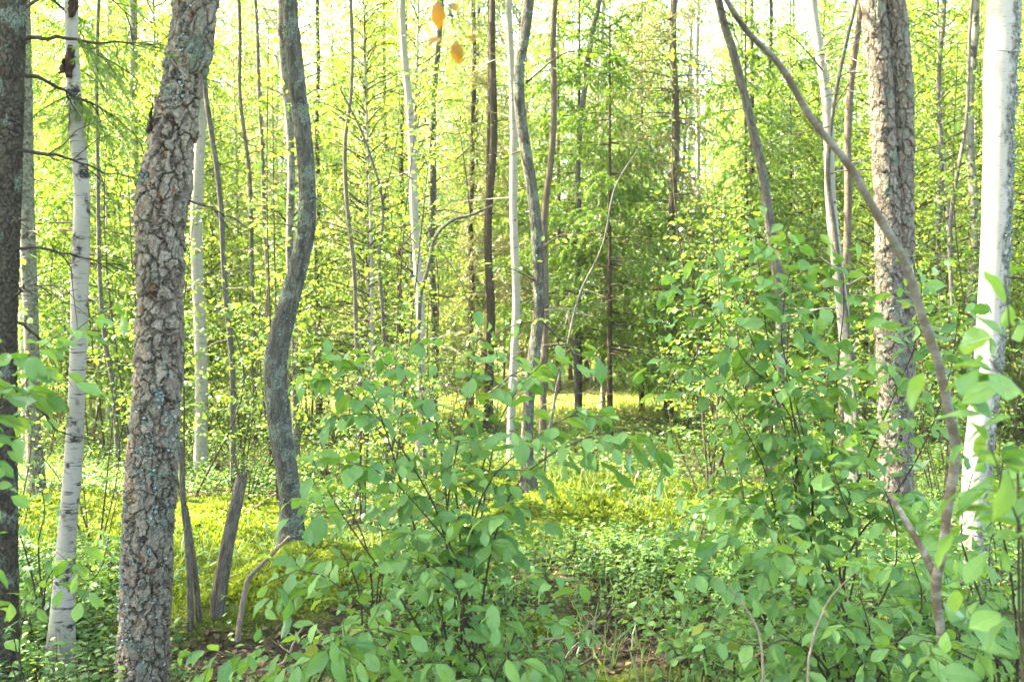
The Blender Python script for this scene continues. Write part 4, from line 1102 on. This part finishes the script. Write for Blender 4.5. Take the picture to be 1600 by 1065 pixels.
near_shrub("shrub", "large broad-leaved shrub filling the middle foreground", (-0.22, 3.7), [
    [(740, 1010, 3.6), (697, 850, 3.5), (714, 700, 3.45), (735, 600, 3.4), (748, 515, 3.4)],
    [(690, 960, 3.55), (640, 800, 3.4), (605, 680, 3.3), (570, 590, 3.2), (520, 545, 3.1)],
    [(745, 1000, 3.5), (770, 850, 3.4), (815, 745, 3.2), (900, 690, 3.1), (980, 672, 3.0), (1040, 690, 3.0)],
    [(660, 990, 3.4), (580, 870, 3.2), (520, 780, 3.1), (480, 700, 3.1)],
    [(640, 1040, 3.4), (560, 940, 3.15), (480, 890, 3.05), (420, 910, 3.0)],
    [(730, 900, 3.5), (750, 740, 3.45), (800, 620, 3.45), (850, 565, 3.4), (905, 540, 3.4)],
    [(700, 820, 3.5), (690, 700, 3.5), (660, 640, 3.5), (625, 600, 3.5)],
    [(700, 860, 3.5), (640, 720, 3.3), (580, 640, 3.2), (510, 590, 3.1), (470, 560, 3.05)],
    [(720, 860, 3.6), (700, 720, 3.6), (640, 600, 3.6), (600, 530, 3.6)],
    [(730, 880, 3.4), (760, 760, 3.3), (830, 690, 3.15), (890, 650, 3.05), (950, 650, 3.0)],
    [(720, 900, 3.4), (660, 800, 3.2), (600, 740, 3.1), (540, 720, 3.0)],
    [(740, 900, 3.6), (770, 700, 3.6), (780, 600, 3.6), (770, 510, 3.6)]], 0.092, 0.040, 0.34, 0.075, t0=0.40, seed=1)
near_shrub("shrub", "low broad-leaved shrub spreading along the bottom left of the middle", (-0.95, 3.35), [
    [(470, 1060, 3.2), (430, 1010, 3.0), (380, 1020, 2.9), (310, 1050, 2.85)],
    [(500, 1060, 3.2), (540, 1000, 3.0), (590, 980, 2.9), (640, 990, 2.85)],
    [(480, 1070, 3.2), (500, 1040, 3.0), (520, 1010, 2.8), (560, 1030, 2.75)]], 0.085, 0.042, 0.28, 0.065, seed=2, t0=0.3)
near_shrub("shrub", "low broad-leaved shrub at the bottom centre, leaves touching the lower edge", (-0.05, 3.3), [
    [(770, 1060, 3.2), (730, 960, 3.1), (700, 900, 3.0), (640, 870, 2.95)],
    [(790, 1080, 3.2), (800, 1000, 3.05), (850, 940, 3.0), (870, 900, 2.95)],
    [(760, 1090, 3.2), (690, 1040, 3.0), (640, 1050, 2.9)],
    [(770, 1090, 3.1), (790, 1030, 2.9), (830, 1040, 2.8)],
    [(760, 1060, 3.2), (730, 1010, 3.1), (720, 940, 3.0)]], 0.085, 0.042, 0.30, 0.06, seed=3, t0=0.3)
near_shrub("shrub", "tall broad-leaved shrub in front of the double trunk, topped by drooping leaves", (1.75, 4.3), [
    [(1255, 860, 4.2), (1240, 640, 4.1), (1205, 560, 4.0), (1190, 450, 3.9), (1175, 325, 3.9)],
    [(1260, 840, 4.2), (1225, 660, 4.1), (1170, 520, 4.0), (1140, 430, 4.0), (1110, 390, 4.0)],
    [(1280, 850, 4.2), (1260, 700, 4.0), (1220, 520, 3.9), (1240, 400, 3.85), (1225, 350, 3.85)],
    [(1260, 850, 4.2), (1235, 650, 4.0), (1160, 560, 3.9), (1110, 480, 3.8), (1060, 440, 3.8)],
    [(1290, 860, 4.2), (1300, 700, 4.1), (1310, 560, 4.0), (1320, 450, 3.9), (1300, 380, 3.9)],
    [(1310, 860, 4.2), (1370, 680, 4.0), (1430, 540, 3.9), (1440, 450, 3.8), (1420, 390, 3.8)],
    [(1240, 880, 4.2), (1190, 720, 4.1), (1130, 620, 4.0), (1080, 560, 3.9), (1040, 560, 3.9)],
    [(1320, 880, 4.2), (1420, 740, 4.0), (1480, 600, 3.9), (1500, 470, 3.8)],
    [(1270, 880, 4.2), (1270, 760, 4.1), (1230, 600, 4.0), (1240, 430, 3.9)]], 0.094, 0.038, 0.42, 0.070, t0=0.32, seed=4)
near_shrub("shrub", "leafy shrub massed across the lower right, before the leaning stem", (1.35, 3.4), [
    [(1300, 1000, 3.3), (1240, 880, 3.2), (1180, 800, 3.1), (1120, 760, 3.1)],
    [(1320, 1000, 3.3), (1340, 860, 3.2), (1310, 760, 3.1), (1290, 690, 3.1)],
    [(1350, 1010, 3.3), (1400, 880, 3.1), (1390, 780, 3.0), (1350, 720, 3.0)],
    [(1280, 1040, 3.3), (1180, 960, 3.1), (1110, 900, 3.0), (1050, 870, 3.0)],
    [(1300, 1060, 3.2), (1240, 1000, 3.0), (1180, 1010, 2.9), (1120, 990, 2.9)],
    [(1380, 1040, 3.2), (1440, 950, 3.0), (1420, 860, 2.9)],
    [(1330, 1080, 3.2), (1360, 1000, 2.9), (1340, 920, 2.8)],
    [(1290, 1040, 3.3), (1270, 930, 3.2), (1230, 860, 3.1), (1200, 870, 3.0)]], 0.080, 0.039, 0.36, 0.075, t0=0.25, seed=5)
near_shrub("shrub", "leafy shrub right of the leaning stem's fork, lower right corner", (1.65, 2.9), [
    [(1560, 1050, 2.8), (1530, 930, 2.7), (1500, 830, 2.6), (1520, 740, 2.6)],
    [(1590, 1050, 2.8), (1580, 900, 2.6), (1560, 800, 2.5), (1570, 700, 2.5)],
    [(1560, 1080, 2.8), (1500, 1020, 2.6), (1440, 1000, 2.5), (1400, 1030, 2.5)],
    [(1580, 1080, 2.8), (1540, 1010, 2.5), (1520, 960, 2.4)]], 0.082, 0.042, 0.30, 0.07, t0=0.25, seed=6)
near_shrub("sapling", "close sapling with large soft-focus leaves at the right edge", (1.05, 1.62), [
    [(1598, 1065, 1.6), (1592, 800, 1.55), (1585, 600, 1.5), (1570, 430, 1.45)],
    [(1600, 1000, 1.6), (1600, 850, 1.5), (1570, 760, 1.4), (1545, 690, 1.36)],
    [(1610, 1000, 1.6), (1610, 700, 1.5), (1580, 590, 1.4), (1545, 560, 1.36)]], 0.088, 0.042, 0.17, 0.07, cat="sapling", r0=0.005, second=0.0, t0=0.45, seed=7)
near_shrub("shrub", "shrub reaching in at the left edge with pale drooping leaves before the scarred birch", (-1.85, 2.3), [
    [(-60, 800, 2.4), (10, 640, 2.4), (90, 540, 2.4), (180, 470, 2.45)],
    [(-80, 800, 2.4), (-20, 660, 2.3), (40, 560, 2.3), (110, 510, 2.3)],
    [(-80, 850, 2.4), (-30, 700, 2.3), (20, 590, 2.2), (70, 600, 2.2)],
    [(-90, 800, 2.4), (-50, 640, 2.3), (0, 540, 2.2)]], 0.078, 0.042, 0.22, 0.08, second=0.3, t0=0.5, r0=0.005, seed=8)
near_shrub("sapling", "low sapling with a pale leaf cluster before the scarred birch's foot", (-1.95, 3.6), [
    [(30, 1000, 3.5), (60, 930, 3.4), (110, 890, 3.3), (150, 930, 3.2)],
    [(20, 980, 3.5), (70, 900, 3.4), (90, 860, 3.3), (110, 880, 3.3)],
    [(10, 1020, 3.5), (-10, 960, 3.3), (-20, 900, 3.2)]], 0.085, 0.055, 0.16, 0.12, cat="sapling", second=0.2, t0=0.35, r0=0.004, seed=9)
near_shrub("shrub", "small shrub between the scarred birch's foot and the conifer at the left edge", (-2.5, 4.6), [
    [(60, 860, 4.5), (70, 800, 4.4), (60, 740, 4.4)],
    [(50, 900, 4.5), (30, 830, 4.4), (20, 790, 4.3)],
    [(70, 920, 4.5), (90, 880, 4.4), (110, 850, 4.3)],
    [(80, 940, 4.5), (150, 900, 4.4), (170, 840, 4.4)]], 0.06, 0.042, 0.2, 0.08, seed=10)
near_shrub("shrub", "thin-stemmed shrub with drooping leaves before the mossy mound", (-0.75, 4.5), [
    [(560, 920, 4.3), (520, 850, 4.2), (470, 880, 4.1), (440, 930, 4.0)],
    [(580, 900, 4.4), (560, 820, 4.3), (520, 770, 4.2), (480, 790, 4.1)],
    [(600, 900, 4.4), (640, 830, 4.3), (680, 790, 4.2), (700, 770, 4.2)],
    [(590, 920, 4.4), (600, 850, 4.3), (580, 770, 4.2)]], 0.085, 0.048, 0.25, 0.09, t0=0.35, seed=11)

# knee-high broad-leaved bushes that close the foreground
KNEE = []
for k in range(3):
    w, l = shrub_meshes(80 + k, 0.62, 0.45, 7, 0.070, 0.038, BIG, 'leaf_near', 0.26, 0.06, 0.5, 0.15, r0=0.005)
    t = thing("shrub", "x", "shrub", (0, 0, -50)); link("stem", w, t); link("leaves", l, t); KNEE.append(t)
for k, (px, d, s, lab) in enumerate([
        (625, 3.75, 0.75, "knee-high broad-leaved bush below the mossy mound, left of the central shrub's stems"), (640, 3.35, 0.8, "broad-leaved bush at the lower edge, left of the bottom centre"),
        (870, 3.5, 0.8, "broad-leaved bush at the lower edge, right of the bottom centre"), (700, 4.4, 0.9, "knee-high bush behind the stems of the central shrub"),
        (800, 4.9, 0.8, "knee-high bush in front of the mossy hummock with the grey middle trunk"), (1090, 3.9, 0.85, "knee-high bush right of the bare litter patch"),
        (1180, 5.2, 1.0, "bush under the left side of the tall right shrub"),
        (1460, 4.4, 0.8, "bush under the right side of the tall right shrub"), (1300, 3.6, 0.9, "bush behind the two bare pale twigs"),
        (1500, 3.9, 1.0, "bush right behind the leaning stem's fork"), (1560, 4.8, 1.1, "bush at the foot of the thick right birch"),
        (165, 5.2, 0.7, "bush at the lower left between the scarred birch and the big flaky trunk"), (60, 4.6, 0.9, "bush at the lower left behind the conifer at the edge"),
        (420, 3.15, 0.7, "broad-leaved bush on the lower edge right of the big flaky trunk"), (740, 3.1, 0.7, "broad-leaved bush cut by the lower edge at the middle"),
        (650, 5.2, 0.8, "knee-high bush right of the mossy mound")]):
    x, y = by_px(px, d)
    dup(KNEE[k % 3], x, y, s, k * 1.9, lab)
for p in KNEE: discard(p)

# ------------------------------------------------------------------ leaning stem across the right
def leaning_stem():
    pts = [(1480, 1075, 22), (1470, 1000, 21), (1464, 915, 24), (1470, 865, 22), (1485, 780, 22), (1491, 700, 22), (1484, 640, 21), (1462, 560, 20), (1432, 460, 19), (1392, 370, 18), (1332, 270, 16), (1272, 188, 15), (1216, 102, 13), (1172, 52, 12), (1135, 0, 11), (1095, -60, 9), (1040, -130, 6)]
    d0 = 2.5
    Q = np.array([[*at(px, py, d0 - 0.04 * k), w / FPX * d0 / 2 * 0.62] for k, (px, py, w) in enumerate(pts)])
    gx, gy = Q[0, 0] + 0.01, d0
    gz = float(ground_h(gx, gy)); base = np.array([gx, gy, gz])
    Q = np.vstack([[gx, gy, gz - 0.1, Q[0, 3] * 1.3], [gx, gy, gz + 0.2, Q[0, 3] * 1.1], Q])
    t = thing("rowan_tree", "slender red-and-grey banded stem leaning in from the right in a long arc", "tree", base)
    rng = np.random.default_rng(4)
    a = Acc(); S = spline(Q, 220)
    S[:, 0] += 0.0035 * np.sin(np.arange(220) * 0.31) ; S[:, 3] *= 1 + 0.06 * np.sin(np.arange(220) * 0.7) * np.sin(np.arange(220) * 0.13)
    tube(a, S[:, :3] - base, S[:, 3], 14, 0, bump=0.03, rng=rng)
    link("trunk", a.mesh("stem", [M['banded']]), t)
    f = np.array([[*at(1464, 905, 2.42), 0.0115], [*at(1446, 868, 2.42), 0.0105], [*at(1425, 830, 2.43), 0.009], [*at(1408, 800, 2.44), 0.008], [*at(1390, 772, 2.46), 0.0065]])
    a = Acc(); S2 = spline(f, 30); tube(a, S2[:, :3] - base, S2[:, 3], 10, 0, bump=0.05, rng=rng)
    tube(a, curve(S2[18, :3] - base, nrm([-.5, .1, .9]), 0.05, 4, 0), [0.007, 0.006, 0.005, 0.004], 6, 0)
    o = link("fork_branch", a.mesh("fork", [M['banded']]), t)
    o["label"] = "short broken branch forking off low on the stem"
    for pts in ([(1128, -10, 1.92), (1160, 60, 1.95), (1185, 120, 2.0)], [(1330, 268, 2.1), (1290, 230, 2.1), (1240, 160, 2.1), (1200, 150, 2.1)]):
        dead_branch(rng, t, base, [at(*p) for p in pts], 0.003, 3, "twig", 'twig', 0.12)
    w, l = Acc(), Acc()
    for k, pts in enumerate([[(1040, -130, 1.86), (960, -160, 1.8), (880, -150, 1.8)], [(1095, -60, 1.88), (1040, -120, 1.9), (1000, -200, 1.9)]]):
        leafy_stem(rng, w, l, spline([at(*p) for p in pts], 10) - base, 0.005, 0.0015, BIG, 0.07, 0.05, 0.2, 0.1, 0.2, 5, 0.3)
    tw = link("top_branch", w.mesh("top_twigs", [M['twig']]), t); link("leaves", l.mesh("top_leaves", [M['leaf_near']]), tw)
leaning_stem()

# sapling arching over the camera from the left, its last yellow leaves hanging into the top of the view
def yellow_sapling():
    base = np.array([-0.85, 0.35, float(ground_h(-0.85, 0.35))])
    t = thing("sapling", "sapling with orange and yellow leaves hanging down in front of the treetops", "sapling", base)
    rng = np.random.default_rng(6)
    a, l = Acc(), Acc()
    P = spline([base + [0, 0, -.05], base + [0.05, 0.1, 1.2], [-0.62, 0.75, 2.15], [-0.32, 1.1, 2.28], at(688, -46, 1.25), at(705, 20, 1.22)], 40)
    tube(a, P - base, np.linspace(0.012, 0.0012, 40), 7, 0)
    specs = [(683, 0, 3, 38, -6, 0.2), (712, 62, 2, 34, 4, 0.6), (706, 2, 8, 17, 10, 0.4), (690, 60, -22, 12, 4, 0.8), (728, 58, 16, 4, 10, 0.7)]
    for px, py, dx, dy, tilt, rr in specs:
        p = at(px, py, 1.22); q = at(px + dx, py + dy, 1.22)
        tube(a, spline([at(702, 18, 1.22), (at(702, 18, 1.22) + p) / 2 + [0, .01, .004], p], 6) - base, [0.0012] * 6, 4, 0)
        X = (q - p); S = np.linalg.norm(X)
        place(l, BIG, [p - base], [X], [np.array([0.25 * math.sin(tilt), -1, 0.35])], [S * 1.08], rng)
    for k in range(5):
        o = P[int(16 + 4 * k)] - base
        W = curve(o, nrm(np.array([rng.normal(0, .6), rng.normal(0, .4), .4])), 0.22, 5, 0.2, 0.1)
        tube(a, W, np.linspace(0.002, 0.001, 5), 4, 0)
    o = link("stem", a.mesh("sapling_stem", [M['twig']]), t)
    link("leaves", l.mesh("yellow_leaves", [M['yellow']]), o)
yellow_sapling()

# ------------------------------------------------------------------ dead wood
def pole(name, label, cat, pts, d, mat, bump=0.08, splinter=False, group=None, side=0, dlist=None):
    rng = np.random.default_rng(int(pts[0][0]))
    Q = np.array([[*at(px, py, (dlist[k] if dlist else d)), w / FPX * d / 2] for k, (px, py, w) in enumerate(pts)])
    gz = float(ground_h(Q[0, 0], Q[0, 1]))
    base = np.array([Q[0, 0], Q[0, 1], min(gz, Q[0, 2])])
    t = thing(name, label, cat, base, group)
    a = Acc()
    if Q[0, 2] > gz - 0.02:
        Q = np.vstack([[Q[0, 0], Q[0, 1], gz - 0.08, Q[0, 3] * 1.15], Q])
    S = spline(Q, 60)
    tube(a, S[:, :3] - base, S[:, 3], 16, 0, bump=bump, rng=rng)
    if splinter:
        T = nrm(S[-1, :3] - S[-4, :3]); c = S[-1, :3] - base; r = S[-1, 3]
        for k in range(9):
            th = k * 0.7
            o = c + np.array([math.cos(th), math.sin(th), 0]) * r * 0.72
            tube(a, np.array([o - T * 0.03, o + T * rng.uniform(0.01, 0.05)]), [r * 0.35, 0.002], 5, 0)
    for k in range(side):
        i = rng.integers(15, 55)
        tube(a, curve(S[i, :3] - base, nrm(rng.normal(0, .7, 3) + UP * 0.3), rng.uniform(.08, .3), 5, 0.1, 0, rng, 0.05), np.linspace(S[i, 3] * .4, 0.001, 5), 5, 0)
    link("trunk", a.mesh("pole", [M[mat]]), t)
    return t
pole("dead_stump", "broken grey snag leaning right with a splintered top, left of the mossy mound", "dead tree", [(338, 985, 24), (342, 930, 22), (352, 870, 21), (362, 820, 20), (372, 775, 19), (378, 745, 17)], 4.9, 'deadwood', 0.10, True)
pole("dead_stump", "thin reddish dead pole beside the big flaky trunk, nearer to it of two", "dead tree", [(298, 985, 11), (296, 900, 10), (291, 830, 9), (286, 780, 9), (282, 690, 7)], 4.8, 'deadwood', 0.12)
pole("dead_stump", "thin split dead pole just left of the leaning snag", "dead tree", [(312, 985, 9), (306, 900, 9), (298, 840, 8), (290, 790, 7)], 4.85, 'deadwood', 0.12)
pole("fallen_branch", "bent tan dead branch rising from the moss, right of the leaning snag", "branch", [(372, 995, 9), (378, 950, 9), (388, 905, 8), (410, 880, 6), (440, 850, 5), (452, 838, 4)], 4.75, 'drytwig', 0.1, side=2)
pole("dry_twig", "forked bare pale twig standing at the bottom right, left of two", "twig", [(1192, 1075, 4), (1188, 1000, 4), (1172, 960, 3.5), (1140, 915, 2)], 2.75, 'drytwig', 0.05, side=4)
pole("dry_twig", "forked bare pale twig standing at the bottom right, right of two", "twig", [(1262, 1075, 4), (1268, 1010, 4), (1280, 970, 3.5), (1300, 930, 2.5), (1340, 890, 1.5)], 2.65, 'drytwig', 0.05, side=5)
def fallen(label, pts, r0, mat='drytwig', side=3):
    rng = np.random.default_rng(int(pts[0][0] * 11 + pts[0][1]))
    W = []
    for px, py in pts:   # find where the line of sight meets the ground
        d = 1.6 * FPX / max(40, py - 532)
        for _ in range(6):
            x = (px - 800) / FPX * d
            d = (CAM_Z - float(ground_h(x, d)) - 0.03) * FPX / max(40, py - 532)
        W.append(np.array([(px - 800) / FPX * d, d, float(ground_h((px - 800) / FPX * d, d)) + 0.03]))
    base = W[0]
    t = thing("fallen_branch", label, "branch", base, "fallen dead branches")
    a = Acc(); P = spline(W, 30) - base
    P[:, 2] += np.abs(rng.normal(0, 0.006, 30))
    tube(a, P, np.linspace(r0, r0 * 0.35, 30), 8, 0, bump=0.1, rng=rng)
    for k in range(side):
        i = rng.integers(6, 26)
        T = nrm(P[i + 1] - P[i - 1])
        tube(a, curve(P[i], nrm(T + np.cross(T, UP) * (1 if k % 2 else -1) * .8 + UP * rng.uniform(0, .5)), rng.uniform(.15, .4), 6, 0.3, 0, rng, 0.04), np.linspace(r0 * .5, 0.002, 6), 5, 0)
    link("limb", a.mesh("fallen_limb", [M[mat]]), t)
fallen("white forked dead branch lying on the brown litter, lower left", [(405, 985), (440, 995), (480, 985), (510, 1000)], 0.009, side=4)
fallen("thin pale branch lying below the S-curved trunk's left side, on the moss", [(385, 800), (430, 770), (470, 745)], 0.012, side=4)
fallen("curved grey twig lying on the litter, lower middle right", [(930, 985), (965, 940), (985, 905), (1010, 890)], 0.009, 'twig')
fallen("straight tan twig on the brown litter below the mossy hummock", [(850, 1000), (905, 990), (945, 950)], 0.008)
fallen("brown twig lying over the litter at the bottom middle", [(900, 1040), (960, 1020), (1030, 1015)], 0.008, 'twig')
fallen("pale crooked twig between the big flaky trunk and the conifer at the left edge", [(15, 1010), (45, 1035), (75, 1040)], 0.008)
fallen("grey log half sunk in moss behind the S-curved trunk", [(470, 742), (530, 735), (600, 740)], 0.035, 'deadwood', 2)
fallen("long grey branch lying beyond the left moss carpet", [(300, 742), (350, 722), (410, 716)], 0.018, 'deadwood', 5)

# ------------------------------------------------------------------ ground cover
def frustum(rng, n, dlo, dhi, pxlo=-40, pxhi=1640):
    d = np.sqrt(rng.uniform(dlo ** 2, dhi ** 2, n)); px = rng.uniform(pxlo, pxhi, n)
    return (px - 800) / FPX * d, d
def stuff(name, acc, mats, smooth=False):
    o = link(name, acc.mesh(name, mats, smooth)); o["kind"] = 'stuff'
    return o
def ground_cover():
    rng = np.random.default_rng(123)
    # moss: short tufts
    a = Acc()
    for n, dl, dh, s in [(110000, 3.4, 7.0, 0.026), (90000, 6.0, 11, 0.034), (50000, 10, 20, 0.055)]:
        x, y = frustum(rng, n, dl, dh); m = moss_mask(x, y); k = rng.random(n) < m
        x, y = x[k], y[k]
        P = np.stack([x, y, ground_h(x, y) - 0.004], 1)
        X = UP * 0.8 + rng.normal(0, 0.6, P.shape); Z = rng.normal(0, 1, P.shape)
        place(a, SMALL, P, X, Z, s * rng.uniform(0.6, 1.5, len(P)) * (1 + 0.5 * snoise(x, y, 12, 9)), rng)
    stuff("moss", a, [M['moss']])
    # dry leaves
    a = Acc()
    x, y = frustum(rng, 26000, 3.3, 9)
    k = rng.random(len(x)) < 0.25 + litter_mask(x, y) - 0.6 * moss_mask(x, y); x, y = x[k], y[k]
    P = np.stack([x, y, ground_h(x, y) + rng.uniform(0.002, 0.02, len(x))], 1)
    place(a, MID, P, rng.normal(0, 1, P.shape) * [1, 1, .25], UP + rng.normal(0, 0.35, P.shape), rng.uniform(0.025, 0.06, len(P)), rng)
    # small sticks among them
    x, y = frustum(rng, 2200, 3.4, 8)
    k = rng.random(len(x)) < 0.2 + litter_mask(x, y); x, y = x[k], y[k]
    for xx, yy in zip(x, y):
        o = np.array([xx, yy, float(ground_h(xx, yy)) + 0.012]); dd = nrm(rng.normal(0, 1, 3) * [1, 1, 0.12])
        tube(a, curve(o, dd, rng.uniform(0.06, 0.3), 4, 0.05, 0.02, rng, 0.03), np.linspace(0.003, 0.001, 4), 3, 1, cap=False)
    stuff("leaf_litter", a, [M['litter'], M['drytwig']])
    # herbs: little rosettes on short stems
    a = Acc()
    for n, dl, dh, size, hh in [(8500, 3.1, 6.2, 0.044, 0.24), (5200, 5.5, 10, 0.05, 0.25), (4200, 9, 16, 0.06, 0.3)]:
        x, y = frustum(rng, n, dl, dh)
        dens = np.clip(0.75 + 0.6 * snoise(x, y, 1.8, 10) - 0.75 * litter_mask(x, y) - 1.15 * moss_mask(x, y) * (y < 9.5), 0.03, 1)
        k = rng.random(n) < dens; x, y = x[k], y[k]
        N = len(x); h = hh * rng.uniform(0.25, 1.2, N)
        g = ground_h(x, y)
        top = np.stack([x + rng.normal(0, .04, N), y + rng.normal(0, .04, N), g + h], 1)
        bot = np.stack([x, y, g - 0.01], 1)
        sd = nrm(np.cross(top - bot, rng.normal(0, 1, (N, 3)))) * 0.0018
        a.add(np.stack([bot - sd, bot + sd, top + sd * .6, top - sd * .6], 1).reshape(-1, 3), np.arange(4 * N).reshape(N, 4), 1)
        for w in range(7):
            f = 0.35 + 0.65 * ((w + rng.random(N)) / 7)
            o = bot + (top - bot) * f[:, None]
            az = w * 2.4 + rng.uniform(0, 0.8, N) + rng.uniform(0, 6.28) 
            X = np.stack([np.cos(az), np.sin(az), rng.normal(0.1, 0.35, N)], 1)
            place(a, MID, o, X, UP + rng.normal(0, 0.35, (N, 3)), size * rng.uniform(0.55, 1.15, N), rng)
    stuff("herb_layer", a, [M['herb'], M['stem']], True)
    # bilberry: dense, tiny leaves
    a = Acc()
    for n, dl, dh, size, hh in [(26000, 5.5, 9.5, 0.026, 0.20), (60000, 8.5, 15, 0.034, 0.26), (50000, 14, 24, 0.05, 0.30)]:
        x, y = frustum(rng, n, dl, dh)
        dens = np.clip(0.55 + 0.7 * snoise(x, y, 1.4, 11) - 1.3 * moss_mask(x, y) * (y < 9.5) - 0.6 * litter_mask(x, y), 0.02, 1) * np.clip((22.5 - y) / 3, 0.15, 1)
        k = rng.random(n) < dens; x, y = x[k], y[k]; N = len(x)
        hm = hh * np.clip(0.6 + 0.5 * snoise(x, y, 3, 12), 0.2, 1.2)
        P = np.stack([x, y, ground_h(x, y) + hm * rng.random(N) ** 0.6], 1)
        place(a, SMALL, P, rng.normal(0, 1, (N, 3)) * [1, 1, .5], UP + rng.normal(0, 0.5, (N, 3)), size * rng.uniform(0.7, 1.3, N), rng)
    stuff("bilberry_carpet", a, [M['bilberry']])
    # grass
    a = Acc()
    B = [(_bl, np.array([[0, 1, 2, 3]]), np.full((5, 3), .5)), (_bl, np.array([[3, 2, 4, 4]]), np.full((5, 3), .5))]
    T2 = [(_bl, np.array([[0, 1, 2], [0, 2, 3], [3, 2, 4]]), np.array([[0, 0, 0], [0, 0, 0], [.5, 0, 0], [.5, 0, 0], [1, 0, 0]], float))]
    x, y = frustum(rng, 9000, 3.2, 12)
    k = snoise(x, y, 2.0, 13) + 0.6 * (np.exp(-((x + 2.1) ** 2 + (y - 4.2) ** 2) / 0.8)) + 0.4 * np.exp(-((x - .8) ** 2 + (y - 6.8) ** 2)) > 0.35; x, y = x[k], y[k]; N = len(x)
    P = np.stack([x, y, ground_h(x, y) - 0.01], 1)
    place(a, T2, P, UP + rng.normal(0, 0.45, (N, 3)), rng.normal(0, 1, (N, 3)), rng.uniform(0.08, 0.26, N), rng)
    # pale dry grass in the sunny clearing
    x, y = frustum(rng, 26000, 17, 30, 600, 1300); N = len(x)
    P = np.stack([x, y, ground_h(x, y) - 0.01], 1)
    place(a, T2, P, UP + rng.normal(0, 0.45, (N, 3)), rng.normal(0, 1, (N, 3)), rng.uniform(0.15, 0.4, N), rng, 1)
    stuff("grass", a, [M['grass'], M['grass_pale']])
M['grass_pale'] = leaf_material("pale_grass_blade", (0.20, 0.25, 0.045), (0.34, 0.36, 0.09), (0.30, 0.38, 0.05), (0.46, 0.48, 0.11), 0.35, 0.05, 0.4)
ground_cover()
print("objects", len(bpy.data.objects))

# ------------------------------------------------------------------ faint haze box added to veil and lift the background
def haze():
    a = Acc()
    lo, hi = np.array([-90.0, -14.0, -1.5]), np.array([90.0, 85.0, 30.0])
    V = np.array([[x, y, z] for z in (lo[2], hi[2]) for y in (lo[1], hi[1]) for x in (lo[0], hi[0])])
    a.add(V, [[0, 2, 3, 1], [4, 5, 7, 6], [0, 1, 5, 4], [2, 6, 7, 3], [0, 4, 6, 2], [1, 3, 7, 5]])
    m = bpy.data.materials.new("haze_veil"); m.use_nodes = True
    t = m.node_tree; t.nodes.clear()
    o = t.nodes.new("ShaderNodeOutputMaterial"); v = t.nodes.new("ShaderNodeVolumePrincipled")
    v.inputs["Color"].default_value = (1.0, 0.98, 0.90, 1); v.inputs["Density"].default_value = HAZE; v.inputs["Anisotropy"].default_value = 0.3
    t.links.new(v.outputs[0], o.inputs["Volume"])
    tag(link("haze", a.mesh("haze", [m], False)), kind='stuff')
HAZE = 0.0004
cy.volume_bounces = 0
haze()
